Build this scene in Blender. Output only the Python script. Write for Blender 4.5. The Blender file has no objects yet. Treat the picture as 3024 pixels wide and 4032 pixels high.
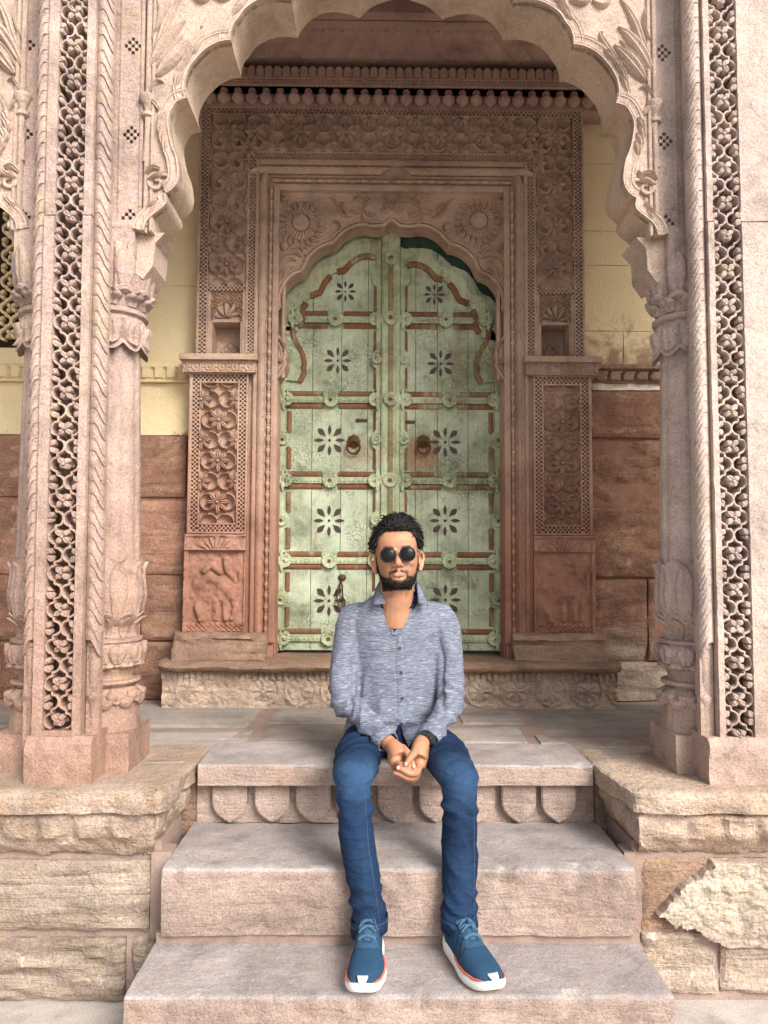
import bpy, math, random
import numpy as np
from mathutils import Vector, Matrix, Euler
from mathutils.geometry import tessellate_polygon
R = math.radians
rng = np.random.default_rng(7)
scene = bpy.context.scene
COL = scene.collection

# ------------------------------------------------------------------ camera
PIT, YAW, ROL = 3.25, -0.65, 0.28
CAM = (-0.077, 0.0, 1.42)
FPX = 3030.0
cd = bpy.data.cameras.new('camera')
cam = bpy.data.objects.new('camera', cd)
COL.objects.link(cam)
cd.sensor_fit = 'VERTICAL'
cd.sensor_height = 36.0
cd.lens = 36.0 * FPX / 4032.0
cd.clip_start = 0.05
cd.clip_end = 500
CR = Matrix.Rotation(R(YAW), 3, 'Z') @ Matrix.Rotation(R(90 + PIT), 3, 'X') @ Matrix.Rotation(R(ROL), 3, 'Z')
cam.matrix_world = Matrix.Translation(CAM) @ CR.to_4x4()
scene.camera = cam

# ------------------------------------------------------------------ sky, sun, exposure
SUN_EL, SUN_AZ = 36.0, 147.0          # high, behind and to the right of the photographer, thin overcast
world = bpy.data.worlds.new('World')
scene.world = world
world.use_nodes = True
nt = world.node_tree
bg = nt.nodes['Background']
sky = nt.nodes.new('ShaderNodeTexSky')
sky.sky_type = 'NISHITA'
sky.sun_disc = False
sky.sun_elevation = R(SUN_EL)
sky.sun_rotation = R(SUN_AZ)
sky.air_density = 1.0
sky.dust_density = 4.0
sky.ozone_density = 0.6
hs = nt.nodes.new('ShaderNodeHueSaturation')          # thin overcast: the blue is washed out
hs.inputs['Saturation'].default_value = 0.35
nt.links.new(sky.outputs[0], hs.inputs['Color'])
nt.links.new(hs.outputs[0], bg.inputs[0])
bg.inputs[1].default_value = 0.09
sd = bpy.data.lights.new('sun', 'SUN')
sd.energy = 1.5
sd.angle = R(26)
sd.color = (1.0, 0.94, 0.86)
sun = bpy.data.objects.new('sun', sd)
COL.objects.link(sun)
# direction to the sun: azimuth measured like the sky texture
_el, _az = R(SUN_EL), R(SUN_AZ)
sdir = Vector((math.sin(_az) * math.cos(_el), math.cos(_az) * math.cos(_el), math.sin(_el)))
sun.rotation_euler = sdir.to_track_quat('Z', 'Y').to_euler()
sun.location = (2, -6, 12)
vs = scene.view_settings
vs.view_transform = 'Standard'
vs.look = 'None'
vs.gamma = 1.0
vs.use_curve_mapping = False
vs.exposure = 1.42
scene.display_settings.display_device = 'sRGB'
scene.cycles.max_bounces = 8
scene.cycles.diffuse_bounces = 5

# ------------------------------------------------------------------ measuring: pixel of the photograph + distance -> place
def W(x, y, Y):
    d = CR @ Vector(((x - 1512) / FPX, -(y - 2016) / FPX, -1.0))
    t = Y / d.y
    return (CAM[0] + d.x * t, CAM[2] + d.z * t)
def WZ(x, y, Z):
    d = CR @ Vector(((x - 1512) / FPX, -(y - 2016) / FPX, -1.0))
    t = (Z - CAM[2]) / d.z
    return (CAM[0] + d.x * t, d.y * t)
def zy(y, Y, x=1535):
    return W(x, y, Y)[1]

# ------------------------------------------------------------------ noise
def _hash(ix, iy, seed):
    n = (ix * 374761393 + iy * 668265263 + seed * 1442695041) & 0x7fffffff
    n = ((n ^ (n >> 13)) * 1274126177) & 0x7fffffff
    return ((n ^ (n >> 16)) & 0xffff) / 65535.0
def vnoise(x, y, seed=0):
    x = np.asarray(x, float); y = np.asarray(y, float)
    xi = np.floor(x).astype(np.int64); yi = np.floor(y).astype(np.int64)
    fx = x - xi; fy = y - yi
    fx = fx * fx * (3 - 2 * fx); fy = fy * fy * (3 - 2 * fy)
    a = _hash(xi, yi, seed); b = _hash(xi + 1, yi, seed)
    c = _hash(xi, yi + 1, seed); d = _hash(xi + 1, yi + 1, seed)
    return (a * (1 - fx) + b * fx) * (1 - fy) + (c * (1 - fx) + d * fx) * fy - 0.5
def fbm(x, y, seed=0, oct=4):
    s = 0; a = 1.0; f = 1.0
    for k in range(oct):
        s = s + a * vnoise(x * f, y * f, seed + k * 17)
        a *= 0.5; f *= 2.1
    return s

# ------------------------------------------------------------------ mesh builder
class MB:
    def __init__(s):
        s.v = []; s.f = []; s.n = 0; s.m = []
    def add(s, v, f, m=0):
        v = np.asarray(v, float).reshape(-1, 3)
        s.v.append(v)
        for q in f:
            s.f.append(tuple(int(i) + s.n for i in q)); s.m.append(m)
        s.n += len(v)
        return s
    def xadd(s, o, M=None):                       # add another builder through a matrix
        if not o.v: return s
        v = np.concatenate(o.v)
        if M is not None:
            A = np.array(M.to_3x3()); t = np.array(M.translation)
            v = v @ A.T + t
        flip = M is not None and M.to_3x3().determinant() < 0
        s.v.append(v)
        for q, m in zip(o.f, o.m):
            q = tuple(i + s.n for i in q)
            s.f.append(q[::-1] if flip else q); s.m.append(m)
        s.n += len(v)
        return s
    def box(s, x0, x1, y0, y1, z0, z1, m=0, skip=''):
        v = [(x0, y0, z0), (x1, y0, z0), (x1, y1, z0), (x0, y1, z0), (x0, y0, z1), (x1, y0, z1), (x1, y1, z1), (x0, y1, z1)]
        F = {'b': (0, 3, 2, 1), 't': (4, 5, 6, 7), 'f': (0, 1, 5, 4), 'r': (1, 2, 6, 5), 'k': (2, 3, 7, 6), 'l': (3, 0, 4, 7)}
        return s.add(v, [F[k] for k in F if k not in skip], m)
    def bbox(s, x0, x1, y0, y1, z0, z1, b=0.004, m=0):   # box with chamfered front and vertical edges
        b = min(b, (x1 - x0) * .4, (z1 - z0) * .4, (y1 - y0) * .4)
        rings = []
        def ring(y, e):
            return [(x0 + e, y, z0 + e), (x1 - e, y, z0 + e), (x1 - e, y, z1 - e), (x0 + e, y, z1 - e)]
        v = ring(y0, b) + ring(y0 + b * .35, b * .3) + ring(y0 + b, 0) + ring(y1, 0)
        f = [(0, 1, 2, 3)]
        for k in range(3):
            for i in range(4):
                j = (i + 1) % 4
                f.append((k * 4 + j, k * 4 + i, k * 4 + 4 + i, k * 4 + 4 + j))
        f.append((15, 14, 13, 12))
        return s.add(v, f, m)
    def grid(s, P, m=0, closed_u=False):          # P: (nu, nv, 3)
        nu, nv = P.shape[:2]
        idx = np.arange(nu * nv).reshape(nu, nv)
        if closed_u:
            idx = np.vstack([idx, idx[:1]])
        a = idx[:-1, :-1].ravel(); b = idx[1:, :-1].ravel(); c = idx[1:, 1:].ravel(); d = idx[:-1, 1:].ravel()
        return s.add(P.reshape(-1, 3), np.stack([a, b, c, d], 1), m)
    def hf(s, x0, x1, z0, z1, y, step, fn, m=0, depth=None, keep=None):
        nx = max(2, int(round((x1 - x0) / step)) + 1); nz = max(2, int(round((z1 - z0) / step)) + 1)
        X, Z = np.meshgrid(np.linspace(x0, x1, nx), np.linspace(z0, z1, nz), indexing='ij')
        H = fn(X, Z)
        P = np.stack([X, y - H, Z], -1)
        if depth is not None:                     # closed rim going back to y + depth
            pad = np.zeros((nx + 2, nz + 2, 3))
            pad[1:-1, 1:-1] = P
            pad[0, 1:-1] = P[0]; pad[-1, 1:-1] = P[-1]; pad[1:-1, 0] = P[:, 0]; pad[1:-1, -1] = P[:, -1]
            pad[0, 0] = P[0, 0]; pad[-1, 0] = P[-1, 0]; pad[0, -1] = P[0, -1]; pad[-1, -1] = P[-1, -1]
            pad[0, :, 1] = pad[-1, :, 1] = y + depth
            pad[:, 0, 1] = pad[:, -1, 1] = y + depth
            P = pad
        if keep is not None:
            idx = np.arange(P.shape[0] * P.shape[1]).reshape(P.shape[:2])
            cx = (X[:-1, :-1] + X[1:, 1:]) / 2; cz = (Z[:-1, :-1] + Z[1:, 1:]) / 2
            k = keep(cx, cz)
            a = idx[:-1, :-1][k]; b = idx[1:, :-1][k]; c = idx[1:, 1:][k]; d = idx[:-1, 1:][k]
            return s.add(P.reshape(-1, 3), np.stack([a, b, c, d], 1), m)
        return s.grid(P, m)
    def tube(s, pts, r, n=8, m=0, cap=True, flat=1.0):
        pts = [Vector(p) for p in pts]
        k = len(pts)
        rr = r if hasattr(r, '__len__') else [r] * k
        t0 = (pts[1] - pts[0]).normalized()
        up = Vector((0, 0, 1)) if abs(t0.z) < 0.9 else Vector((0, 1, 0))
        nrm = (up - t0 * up.dot(t0)).normalized()
        V = []
        for i in range(k):
            t = (pts[min(i + 1, k - 1)] - pts[max(i - 1, 0)]).normalized()
            nrm = (nrm - t * nrm.dot(t)).normalized()
            bn = t.cross(nrm)
            for j in range(n):
                a = 2 * math.pi * j / n
                V.append(pts[i] + (nrm * math.cos(a) + bn * math.sin(a) * flat) * rr[i])
        f = []
        for i in range(k - 1):
            for j in range(n):
                j2 = (j + 1) % n
                f.append((i * n + j, i * n + j2, i * n + n + j2, i * n + n + j))
        if cap:
            f.append(tuple(range(n))[::-1]); f.append(tuple((k - 1) * n + j for j in range(n)))
        return s.add([tuple(v) for v in V], f, m)
    def ell(s, c, r, nu=12, nv=8, M=None, m=0):
        V = []
        for i in range(nv + 1):
            th = math.pi * i / nv
            for j in range(nu):
                a = 2 * math.pi * j / nu
                p = Vector((r[0] * math.sin(th) * math.cos(a), r[1] * math.sin(th) * math.sin(a), r[2] * math.cos(th)))
                if M is not None: p = M @ p
                V.append((p.x + c[0], p.y + c[1], p.z + c[2]))
        f = []
        for i in range(nv):
            for j in range(nu):
                j2 = (j + 1) % nu
                f.append((i * nu + j, (i + 1) * nu + j, (i + 1) * nu + j2, i * nu + j2))
        return s.add(V, f, m)
    def lathe(s, prof, cx, cy, n=32, m=0, mod=None):   # prof [(r,z)], mod(i, ang)->(dr factor, dz)
        V = []
        for i, (r, z) in enumerate(prof):
            for j in range(n):
                a = 2 * math.pi * j / n
                fr, dz = (1, 0) if mod is None else mod(i, a)
                V.append((cx + r * fr * math.cos(a), cy + r * fr * math.sin(a), z + dz))
        f = []
        for i in range(len(prof) - 1):
            for j in range(n):
                j2 = (j + 1) % n
                f.append((i * n + j, i * n + j2, i * n + n + j2, i * n + n + j))
        f.append(tuple(range(n))[::-1]); f.append(tuple((len(prof) - 1) * n + j for j in range(n)))
        return s.add(V, f, m)
    def ribbon(s, pts, w, yf, yb, closed=False, crown=0.0, m=0):   # moulding along a path in the XZ plane
        P = [np.array(p, float) for p in pts]
        k = len(P); V = []
        ww = w if hasattr(w, '__len__') else [w] * k
        for i in range(k):
            a = P[(i - 1) % k] if (closed or i > 0) else P[i]
            b = P[(i + 1) % k] if (closed or i < k - 1) else P[i]
            t = b - a; t = t / (np.hypot(*t) + 1e-9); nn = np.array([-t[1], t[0]])
            h = ww[i] / 2
            for q, y in ((-1, yb), (-1, yf + crown), (-.5, yf + crown * .25), (0, yf), (.5, yf + crown * .25), (1, yf + crown), (1, yb)):
                c = P[i] + nn * q * h
                V.append((c[0], y, c[1]))
        f = []
        for i in range(k if closed else k - 1):
            i2 = (i + 1) % k
            for j in range(6):
                f.append((i * 7 + j, i2 * 7 + j, i2 * 7 + j + 1, i * 7 + j + 1))
        if not closed:
            f.append(tuple(range(7))); f.append(tuple((k - 1) * 7 + j for j in range(7))[::-1])
        return s.add(V, f, m)
    def leaf(s, spine, wid, hgt, y, m=0, groove=0.35, sharp=1.0, back=0.004):   # carved leaf lying on plane y, spine in XZ
        P = [np.array(p, float) for p in spine]
        L = np.cumsum([0] + [np.hypot(*(P[i + 1] - P[i])) for i in range(len(P) - 1)])
        n = max(6, min(14, 3 * len(P)))
        tt = np.linspace(0, L[-1], n)
        X = np.interp(tt, L, [p[0] for p in P]); Z = np.interp(tt, L, [p[1] for p in P])
        V = []
        for i in range(n):
            a = max(i - 1, 0); b = min(i + 1, n - 1)
            t = np.array([X[b] - X[a], Z[b] - Z[a]]); t /= (np.hypot(*t) + 1e-9); nn = np.array([-t[1], t[0]])
            u = i / (n - 1)
            w = wid * (math.sin(math.pi * min(1, u * .97 + .03)) ** 0.75) * .5
            h = hgt * (0.25 + 0.75 * math.sin(math.pi * (0.1 + 0.85 * u)))
            for q, hh in ((-1.0, -back / hgt), (-.8, .55), (-.38, .95), (0, 1 - groove), (.38, .95), (.8, .55), (1.0, -back / hgt)):
                V.append((X[i] + nn[0] * q * w, y - h * hh, Z[i] + nn[1] * q * w))
        f = []
        for i in range(n - 1):
            for j in range(6):
                f.append((i * 7 + j, i * 7 + 7 + j, i * 7 + 8 + j, i * 7 + j + 1))
        return s.add(V, f, m)
    def slabpoly(s, pts, y0, y1, m=0, back=False, side=True, ms=None):     # XZ outline extruded from y0 (front) to y1
        n = len(pts)
        tri = tessellate_polygon([[Vector((p[0], p[1], 0)) for p in pts]])
        v = [(p[0], y0, p[1]) for p in pts] + [(p[0], y1, p[1]) for p in pts]
        A = sum(pts[i][0] * pts[(i + 1) % n][1] - pts[(i + 1) % n][0] * pts[i][1] for i in range(n))
        f = []; nf0 = 0
        for t in tri:
            a, b, c = t
            ar = (pts[b][0] - pts[a][0]) * (pts[c][1] - pts[a][1]) - (pts[b][1] - pts[a][1]) * (pts[c][0] - pts[a][0])
            if ar < 0: a, b, c = c, b, a
            f.append((a, b, c))
            if back: f.append((c + n, b + n, a + n))
        nf0 = len(f)
        if side:
            for i in range(n):
                j = (i + 1) % n
                f.append((j, i, i + n, j + n) if A > 0 else (i, j, j + n, i + n))
        k0 = len(s.m)
        s.add(v, f, m)
        if ms is not None:
            for q in range(k0 + nf0, len(s.m)): s.m[q] = ms
        return s
    def checker(s, x0, x1, z0, z1, y, cell, depth=0.02, m=0, par=0):
        nx = max(1, int(round((x1 - x0) / cell))); nz = max(1, int(round((z1 - z0) / cell)))
        dx = (x1 - x0) / nx; dz = (z1 - z0) / nz
        g = .03
        for i in range(nx):
            for j in range(nz):
                if (i + j + par) % 2 == 0:
                    s.box(x0 + dx * (i - g), x0 + dx * (i + 1 + g), y, y + depth, z0 + dz * (j - g), z0 + dz * (j + 1 + g), m, 'k')
        return s
    def mesh(s, name, mats, smooth=False):
        me = bpy.data.meshes.new(name)
        v = np.concatenate(s.v) if s.v else np.zeros((0, 3))
        me.from_pydata(v.tolist(), [], s.f)
        for mt in (mats if isinstance(mats, (list, tuple)) else [mats]):
            me.materials.append(mt)
        if isinstance(mats, (list, tuple)) and len(mats) > 1:
            me.polygons.foreach_set('material_index', np.array(s.m, dtype=np.int32))
        if smooth is True:
            me.polygons.foreach_set('use_smooth', np.ones(len(me.polygons), dtype=bool))
        elif smooth:
            me.polygons.foreach_set('use_smooth', np.ones(len(me.polygons), dtype=bool))
            me.set_sharp_from_angle(angle=R(smooth))
        me.update()
        return me
    def build(s, name, mats, parent=None, smooth=35, **kw):
        return put(name, s.mesh(name, mats, smooth), parent, **kw)

def put(name, data, parent=None, loc=None, label=None, cat=None, group=None, kind=None, M=None):
    o = bpy.data.objects.new(name, data)
    COL.objects.link(o)
    if M is not None: o.matrix_local = M
    if loc is not None: o.location = loc
    if parent is not None: o.parent = parent
    tag(o, label, cat, group, kind)
    return o
def tag(o, label=None, cat=None, group=None, kind=None):
    if label: o['label'] = label
    if cat: o['category'] = cat
    if group: o['group'] = group
    if kind: o['kind'] = kind
    return o
def thing(name, label, cat, loc=(0, 0, 0), group=None, kind=None):
    return put(name, None, None, loc, label, cat, group, kind)
def T(x, y, z): return Matrix.Translation((x, y, z))
def RY(a): return Matrix.Rotation(a, 4, 'Y')
MX = Matrix.Diagonal((-1, 1, 1, 1))
def smoothpath(pts, k=6):                        # Catmull-Rom through points (2-D or 3-D)
    P = [np.array(p, float) for p in pts]
    out = []
    for i in range(len(P) - 1):
        a = P[max(i - 1, 0)]; b = P[i]; c = P[i + 1]; d = P[min(i + 2, len(P) - 1)]
        for j in range(k):
            t = j / k
            out.append(.5 * ((2 * b) + (-a + c) * t + (2 * a - 5 * b + 4 * c - d) * t * t + (-a + 3 * b - 3 * c + d) * t ** 3))
    out.append(P[-1])
    return out
# ------------------------------------------------------------------ materials
class NT:
    def __init__(s, name):
        s.mat = bpy.data.materials.new(name); s.mat.use_nodes = True
        s.t = s.mat.node_tree; s.b = s.t.nodes['Principled BSDF']
    def n(s, typ, **kw):
        nd = s.t.nodes.new('ShaderNode' + typ)
        for k, v in kw.items():
            if k.startswith('i_'):
                nd.inputs[k[2:].replace('_', ' ')].default_value = v
            else:
                setattr(nd, k, v)
        return nd
    def l(s, a, b): s.t.links.new(a, b)
    def pos(s, scale=(1, 1, 1), rot=(0, 0, 0), obj=False):
        if obj:
            src = s.n('TexCoord').outputs['Object']
        else:
            src = s.n('NewGeometry').outputs['Position']
        mp = s.n('Mapping'); mp.inputs['Scale'].default_value = scale; mp.inputs['Rotation'].default_value = rot
        s.l(src, mp.inputs[0]); return mp.outputs[0]
    def noise(s, vec, scale, detail=4, rough=.6, dist=0.0):
        nd = s.n('TexNoise'); nd.inputs['Scale'].default_value = scale; nd.inputs['Detail'].default_value = detail
        nd.inputs['Roughness'].default_value = rough; nd.inputs['Distortion'].default_value = dist
        s.l(vec, nd.inputs['Vector']); return nd.outputs['Fac']
    def ramp(s, fac, stops):
        nd = s.n('ValToRGB'); el = nd.color_ramp.elements
        while len(el) < len(stops): el.new(.5)
        for e, (p, c) in zip(el, stops):
            e.position = p; e.color = (c if hasattr(c, '__len__') else (c, c, c)) + (() if hasattr(c, '__len__') and len(c) == 4 else (1,)) if hasattr(c, '__len__') else (c, c, c, 1)
        s.l(fac, nd.inputs[0]); return nd.outputs[0]
    def mix(s, fac, a, b, mode='MIX'):
        nd = s.n('Mix', data_type='RGBA', blend_type=mode)
        for sock, v in ((nd.inputs[0], fac), (nd.inputs[6], a), (nd.inputs[7], b)):
            if hasattr(v, 'default_value') or hasattr(v, 'links'): s.l(v, sock)
            elif hasattr(v, '__len__'): sock.default_value = tuple(v) + (1,)
            else: sock.default_value = v
        return nd.outputs[2]
    def math(s, op, a, b=0.0, clamp=False):
        nd = s.n('Math', operation=op, use_clamp=clamp)
        for sock, v in ((nd.inputs[0], a), (nd.inputs[1], b)):
            if isinstance(v, (int, float)): sock.default_value = v
            else: s.l(v, sock)
        return nd.outputs[0]
    def maprange(s, v, a, b, c=0., d=1.):
        nd = s.n('MapRange'); nd.inputs[1].default_value = a; nd.inputs[2].default_value = b
        nd.inputs[3].default_value = c; nd.inputs[4].default_value = d
        s.l(v, nd.inputs[0]); return nd.outputs[0]
    def sepz(s, axis='Z'):
        sx = s.n('SeparateXYZ'); s.l(s.n('NewGeometry').outputs['Position'], sx.inputs[0]); return sx.outputs[axis]
    def rand(s): return s.n('ObjectInfo').outputs['Random']
    def bump(s, h, dist=.01, strength=1.0, prev=None):
        nd = s.n('Bump'); nd.inputs['Distance'].default_value = dist; nd.inputs['Strength'].default_value = strength
        s.l(h, nd.inputs['Height'])
        if prev is not None: s.l(prev, nd.inputs['Normal'])
        return nd.outputs[0]
    def out(s, col, rough=.9, normal=None, spec=.2, metal=0.0):
        if hasattr(col, 'links'): s.l(col, s.b.inputs['Base Color'])
        else: s.b.inputs['Base Color'].default_value = tuple(col) + (1,)
        if isinstance(rough, (int, float)): s.b.inputs['Roughness'].default_value = rough
        else: s.l(rough, s.b.inputs['Roughness'])
        s.b.inputs['Specular IOR Level'].default_value = spec
        s.b.inputs['Metallic'].default_value = metal
        if normal is not None: s.l(normal, s.b.inputs['Normal'])
        return s.mat

def stone(name, c1, c2, c3=None, big=2.2, grain=260., pit=.6, bd=.004, vary=.12, strata=None, dust=None, zmix=None):
    """sandstone: blotches c1<->c2, warm stains c3, sandy grain, tool marks; strata=(scale xyz, amount, rot); zmix=(z0,z1,colour)"""
    t = NT(name); p = t.pos()
    f = t.noise(p, big, 6, .62, .4)
    col = t.ramp(f, [(.32, c1), (.68, c2)])
    if c3 is not None:
        g = t.ramp(t.noise(p, big * 2.7, 5, .65, .8), [(.52, 0.0), (.72, 1.0)])
        col = t.mix(g, col, c3)
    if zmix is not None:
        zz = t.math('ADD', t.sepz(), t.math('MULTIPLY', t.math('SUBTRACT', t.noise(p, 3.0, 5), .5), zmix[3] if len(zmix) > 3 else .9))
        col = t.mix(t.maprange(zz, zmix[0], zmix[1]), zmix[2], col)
    h = t.noise(p, grain, 3, .7)
    h2 = t.noise(p, grain * .3, 4, .6)
    if strata is not None:
        sp = t.pos(strata[0], strata[2] if len(strata) > 2 else (0, 0, 0))
        sn = t.noise(sp, 1.0, 6, .65, .6)
        col = t.mix(t.ramp(sn, [(.35, 0.0), (.65, strata[1])]), col, tuple(x * .62 for x in c1))
        h2 = t.math('ADD', h2, t.math('MULTIPLY', sn, 1.6))
    if dust is not None:
        dn = t.ramp(t.noise(p, 9, 6, .7, .5), [(.60, 0.0), (.68, dust[1])])
        col = t.mix(dn, col, dust[0])
    # sand grains lighten and darken the colour a little
    gr = t.ramp(h, [(.32, .62), (.5, 1.0), (.70, 1.32)])
    col = t.mix(.75, col, gr, 'MULTIPLY')
    pits = t.ramp(t.noise(p, grain * .62, 3, .6), [(.25, 1.0 - pit), (.36, 1.0)])
    col = t.mix(1.0, col, pits, 'MULTIPLY')
    age = t.ramp(t.noise(p, 5.5, 8, .72, .35), [(.33, .62), (.50, 1.0), (.66, 1.16)])
    col = t.mix(.85, col, age, 'MULTIPLY')
    if vary:
        col = t.mix(1.0, col, t.ramp(t.rand(), [(0.0, 1 - vary), (1.0, 1 + vary * .5)]), 'MULTIPLY')
    hh = t.math('ADD', t.math('MULTIPLY', h, .45), h2)
    return t.out(col, .92, t.bump(hh, bd, 1.0), .15)

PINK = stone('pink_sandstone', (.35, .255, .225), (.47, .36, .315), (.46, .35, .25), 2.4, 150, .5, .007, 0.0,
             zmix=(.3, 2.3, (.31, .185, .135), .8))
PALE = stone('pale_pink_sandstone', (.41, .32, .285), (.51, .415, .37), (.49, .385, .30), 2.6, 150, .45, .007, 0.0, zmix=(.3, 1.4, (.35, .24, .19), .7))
CREAM = stone('cream_sandstone', (.43, .33, .25), (.52, .405, .305), (.47, .33, .25), 3.2, 200, .3, .004, 0.0)
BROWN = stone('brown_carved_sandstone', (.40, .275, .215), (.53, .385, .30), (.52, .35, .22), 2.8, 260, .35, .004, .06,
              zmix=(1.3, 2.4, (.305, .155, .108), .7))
SPAN = stone('rosy_spandrel_stone', (.40, .305, .25), (.51, .395, .325), (.48, .345, .28), 3.0, 170, .45, .006, 0.0)
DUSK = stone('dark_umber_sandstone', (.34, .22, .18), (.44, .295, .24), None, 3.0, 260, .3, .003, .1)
RED = stone('red_rough_sandstone', (.25, .13, .092), (.38, .215, .15), (.46, .30, .18), 3.2, 120, .5, .010, .25,
            strata=((3., 3., 16.), .6, (0, R(24), 0)), dust=((.52, .40, .30), .55))
RED2 = stone('rusty_wall_sandstone', (.25, .13, .092), (.38, .215, .15), (.46, .30, .18), 3.2, 120, .5, .010, .2,
             strata=((3., 3., 16.), .6, (0, R(-40), 0)), dust=((.52, .40, .30), .55), zmix=(.78, 1.08, (.54, .45, .35), .6))
TAN = stone('tan_block_sandstone', (.34, .265, .215), (.50, .41, .335), (.45, .34, .23), 3.0, 120, .5, .012, .18,
            strata=((2.2, 2.2, 26.), .75, (0, R(-6), 0)), dust=((.72, .62, .50), .8))
CORN = stone('tawny_eroded_sandstone', (.36, .26, .20), (.52, .415, .335), (.46, .32, .21), 3.4, 110, .45, .012, .1,
             strata=((3., 3., 14.), .35))
PLINTH = stone('weathered_plinth_sandstone', (.27, .17, .125), (.38, .26, .185), (.40, .26, .15), 2.6, 120, .5, .010, .15,
               strata=((2.5, 2.5, 22.), .55))
RISER = stone('dressed_step_sandstone', (.31, .232, .20), (.43, .335, .285), (.38, .27, .21), 2.2, 150, .4, .006, .08,
              strata=((5., 5., 34.), .35, (0, R(-9), 0)))
TREAD = stone('grey_worn_tread', (.28, .245, .235), (.41, .368, .352), (.34, .28, .25), 2.6, 170, .35, .004, .06,
              strata=((4., 9., 4.), .14), dust=((.46, .43, .41), .6))
FLOOR = stone('grey_paving_stone', (.29, .255, .23), (.40, .355, .32), (.32, .265, .21), 1.8, 200, .35, .004, .12,
              strata=((1.2, 11., 3.), .3))
JOINT = stone('grey_pink_mortar', (.27, .195, .165), (.33, .245, .21), None, 5, 300, .2, .002, 0.0)
RJOINT = stone('red_earth_mortar', (.22, .115, .08), (.30, .165, .115), None, 5, 200, .2, .003, 0.0)
PEEL = stone('peeling_limewashed_stone', (.40, .32, .26), (.58, .50, .41), (.52, .42, .26), 5.0, 110, .5, .012, 0.0, strata=((4., 4., 18.), .5), dust=((.78, .74, .69), .95))
DJOINT = stone('dark_dirt_joint', (.10, .085, .075), (.16, .135, .115), None, 6, 200, .2, .003, 0.0)
WHITE_M = stone('pale_lime_mortar', (.62, .54, .44), (.74, .66, .55), None, 9, 200, .2, .006, 0.0)
GROUND = stone('pale_courtyard_stone', (.42, .375, .34), (.48, .435, .40), None, 1.2, 180, .3, .003, 0.0)
def plaster():
    t = NT('yellow_limewash'); p = t.pos()
    col = t.ramp(t.noise(p, 2.2, 5, .6, .3), [(.3, (.64, .515, .30)), (.7, (.72, .60, .38))])
    z = t.sepz(); n = t.noise(p, 6.5, 7, .72, .4)
    zz = t.math('ADD', z, t.math('MULTIPLY', t.math('SUBTRACT', n, .5), 1.3))
    x = t.sepz('X')
    worn = t.math('MULTIPLY', t.maprange(zz, 2.62, 2.40), t.maprange(x, .95, 1.0), True)
    worn = t.math('ADD', worn, t.math('MULTIPLY', t.maprange(zz, 1.98, 1.92), t.maprange(x, -.95, -1.0)), True)
    col = t.mix(worn, col, (.34, .225, .14))
    h = t.noise(p, 55, 4, .6); h2 = t.noise(p, 14, 4, .7)
    return t.out(col, .9, t.bump(t.math('ADD', h2, t.math('MULTIPLY', h, .6)), .007, 1.0), .15)
PLASTER = plaster()
def paint(name, base, dark, crack=30., wear=.5, under=(.33, .17, .085), cover=.62, rust=()):
    """old crackled paint over timber"""
    t = NT(name); p = t.pos()
    w = t.noise(p, 5, 6, .7, .4)
    col = t.ramp(t.noise(p, 3.1, 6, .65), [(.34, dark), (.58, base)])
    vor = t.n('TexVoronoi', feature='DISTANCE_TO_EDGE'); vor.inputs['Scale'].default_value = crack
    dn = t.n('TexNoise'); dn.inputs['Scale'].default_value = 16; t.l(p, dn.inputs['Vector'])
    pv = t.n('Mix', data_type='VECTOR'); pv.inputs[0].default_value = .06
    t.l(p, pv.inputs[4]); t.l(dn.outputs['Color'], pv.inputs[5]); t.l(pv.outputs[1], vor.inputs['Vector'])
    zone = t.ramp(t.noise(p, 4.3, 4, .6), [(.42, 0.0), (.6, 1.0)])
    cr = t.math('MULTIPLY', t.ramp(vor.outputs['Distance'], [(.0, 1.0), (.055, 0.0)]), zone)
    col = t.mix(t.math('MULTIPLY', cr, .75), col, tuple(x * .55 for x in under))
    stain = t.ramp(t.noise(t.pos((1, 1, .35)), 7, 6, .75, .3), [(cover, 0.0), (cover + .16, wear)])
    col = t.mix(stain, col, under)
    grain = t.noise(t.pos((40, 40, 1.6)), 3, 4, .6)
    col = t.mix(.35, col, t.ramp(grain, [(.35, .72), (.6, 1.06)]), 'MULTIPLY')
    grime = t.ramp(t.noise(p, 10, 8, .75, .4), [(.34, .45), (.52, 1.0), (.7, 1.12)])
    col = t.mix(.8, col, grime, 'MULTIPLY')
    for (cx, cy, cz, rad, amt) in rust:
        vd = t.n('VectorMath', operation='DISTANCE'); t.l(t.n('NewGeometry').outputs['Position'], vd.inputs[0]); vd.inputs[1].default_value = (cx, cy, cz)
        dd = t.math('ADD', vd.outputs['Value'], t.math('MULTIPLY', t.math('SUBTRACT', t.noise(p, 14, 5, .7), .5), rad * 1.1))
        col = t.mix(t.maprange(dd, rad, rad * .35, 0., amt), col, (.26, .125, .06))
    hh = t.math('ADD', t.math('MULTIPLY', cr, -.8), t.math('MULTIPLY', grain, .5))
    return t.out(col, .72, t.bump(hh, .003, 1.0), .3)
GREEN = paint('crackled_sage_paint', (.46, .515, .375), (.27, .31, .205), 62, .8, cover=.56, rust=((.165, 4.07, 1.965, .13, .85), (-.17, 4.07, 1.965, .11, .5)))
GREEN2 = paint('sage_paint_on_carving', (.45, .50, .335), (.27, .31, .185), 45, .8, cover=.53)
DKGREEN = paint('dark_green_paint', (.07, .13, .085), (.04, .085, .055), 40, .4)
FADED = paint('faded_brown_carving', (.27, .25, .13), (.23, .15, .07), 60, .8, (.20, .10, .045), .50)
ORANGE = paint('worn_orange_timber', (.215, .085, .040), (.175, .10, .055), 70, .9, (.38, .39, .24), .50)
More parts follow.
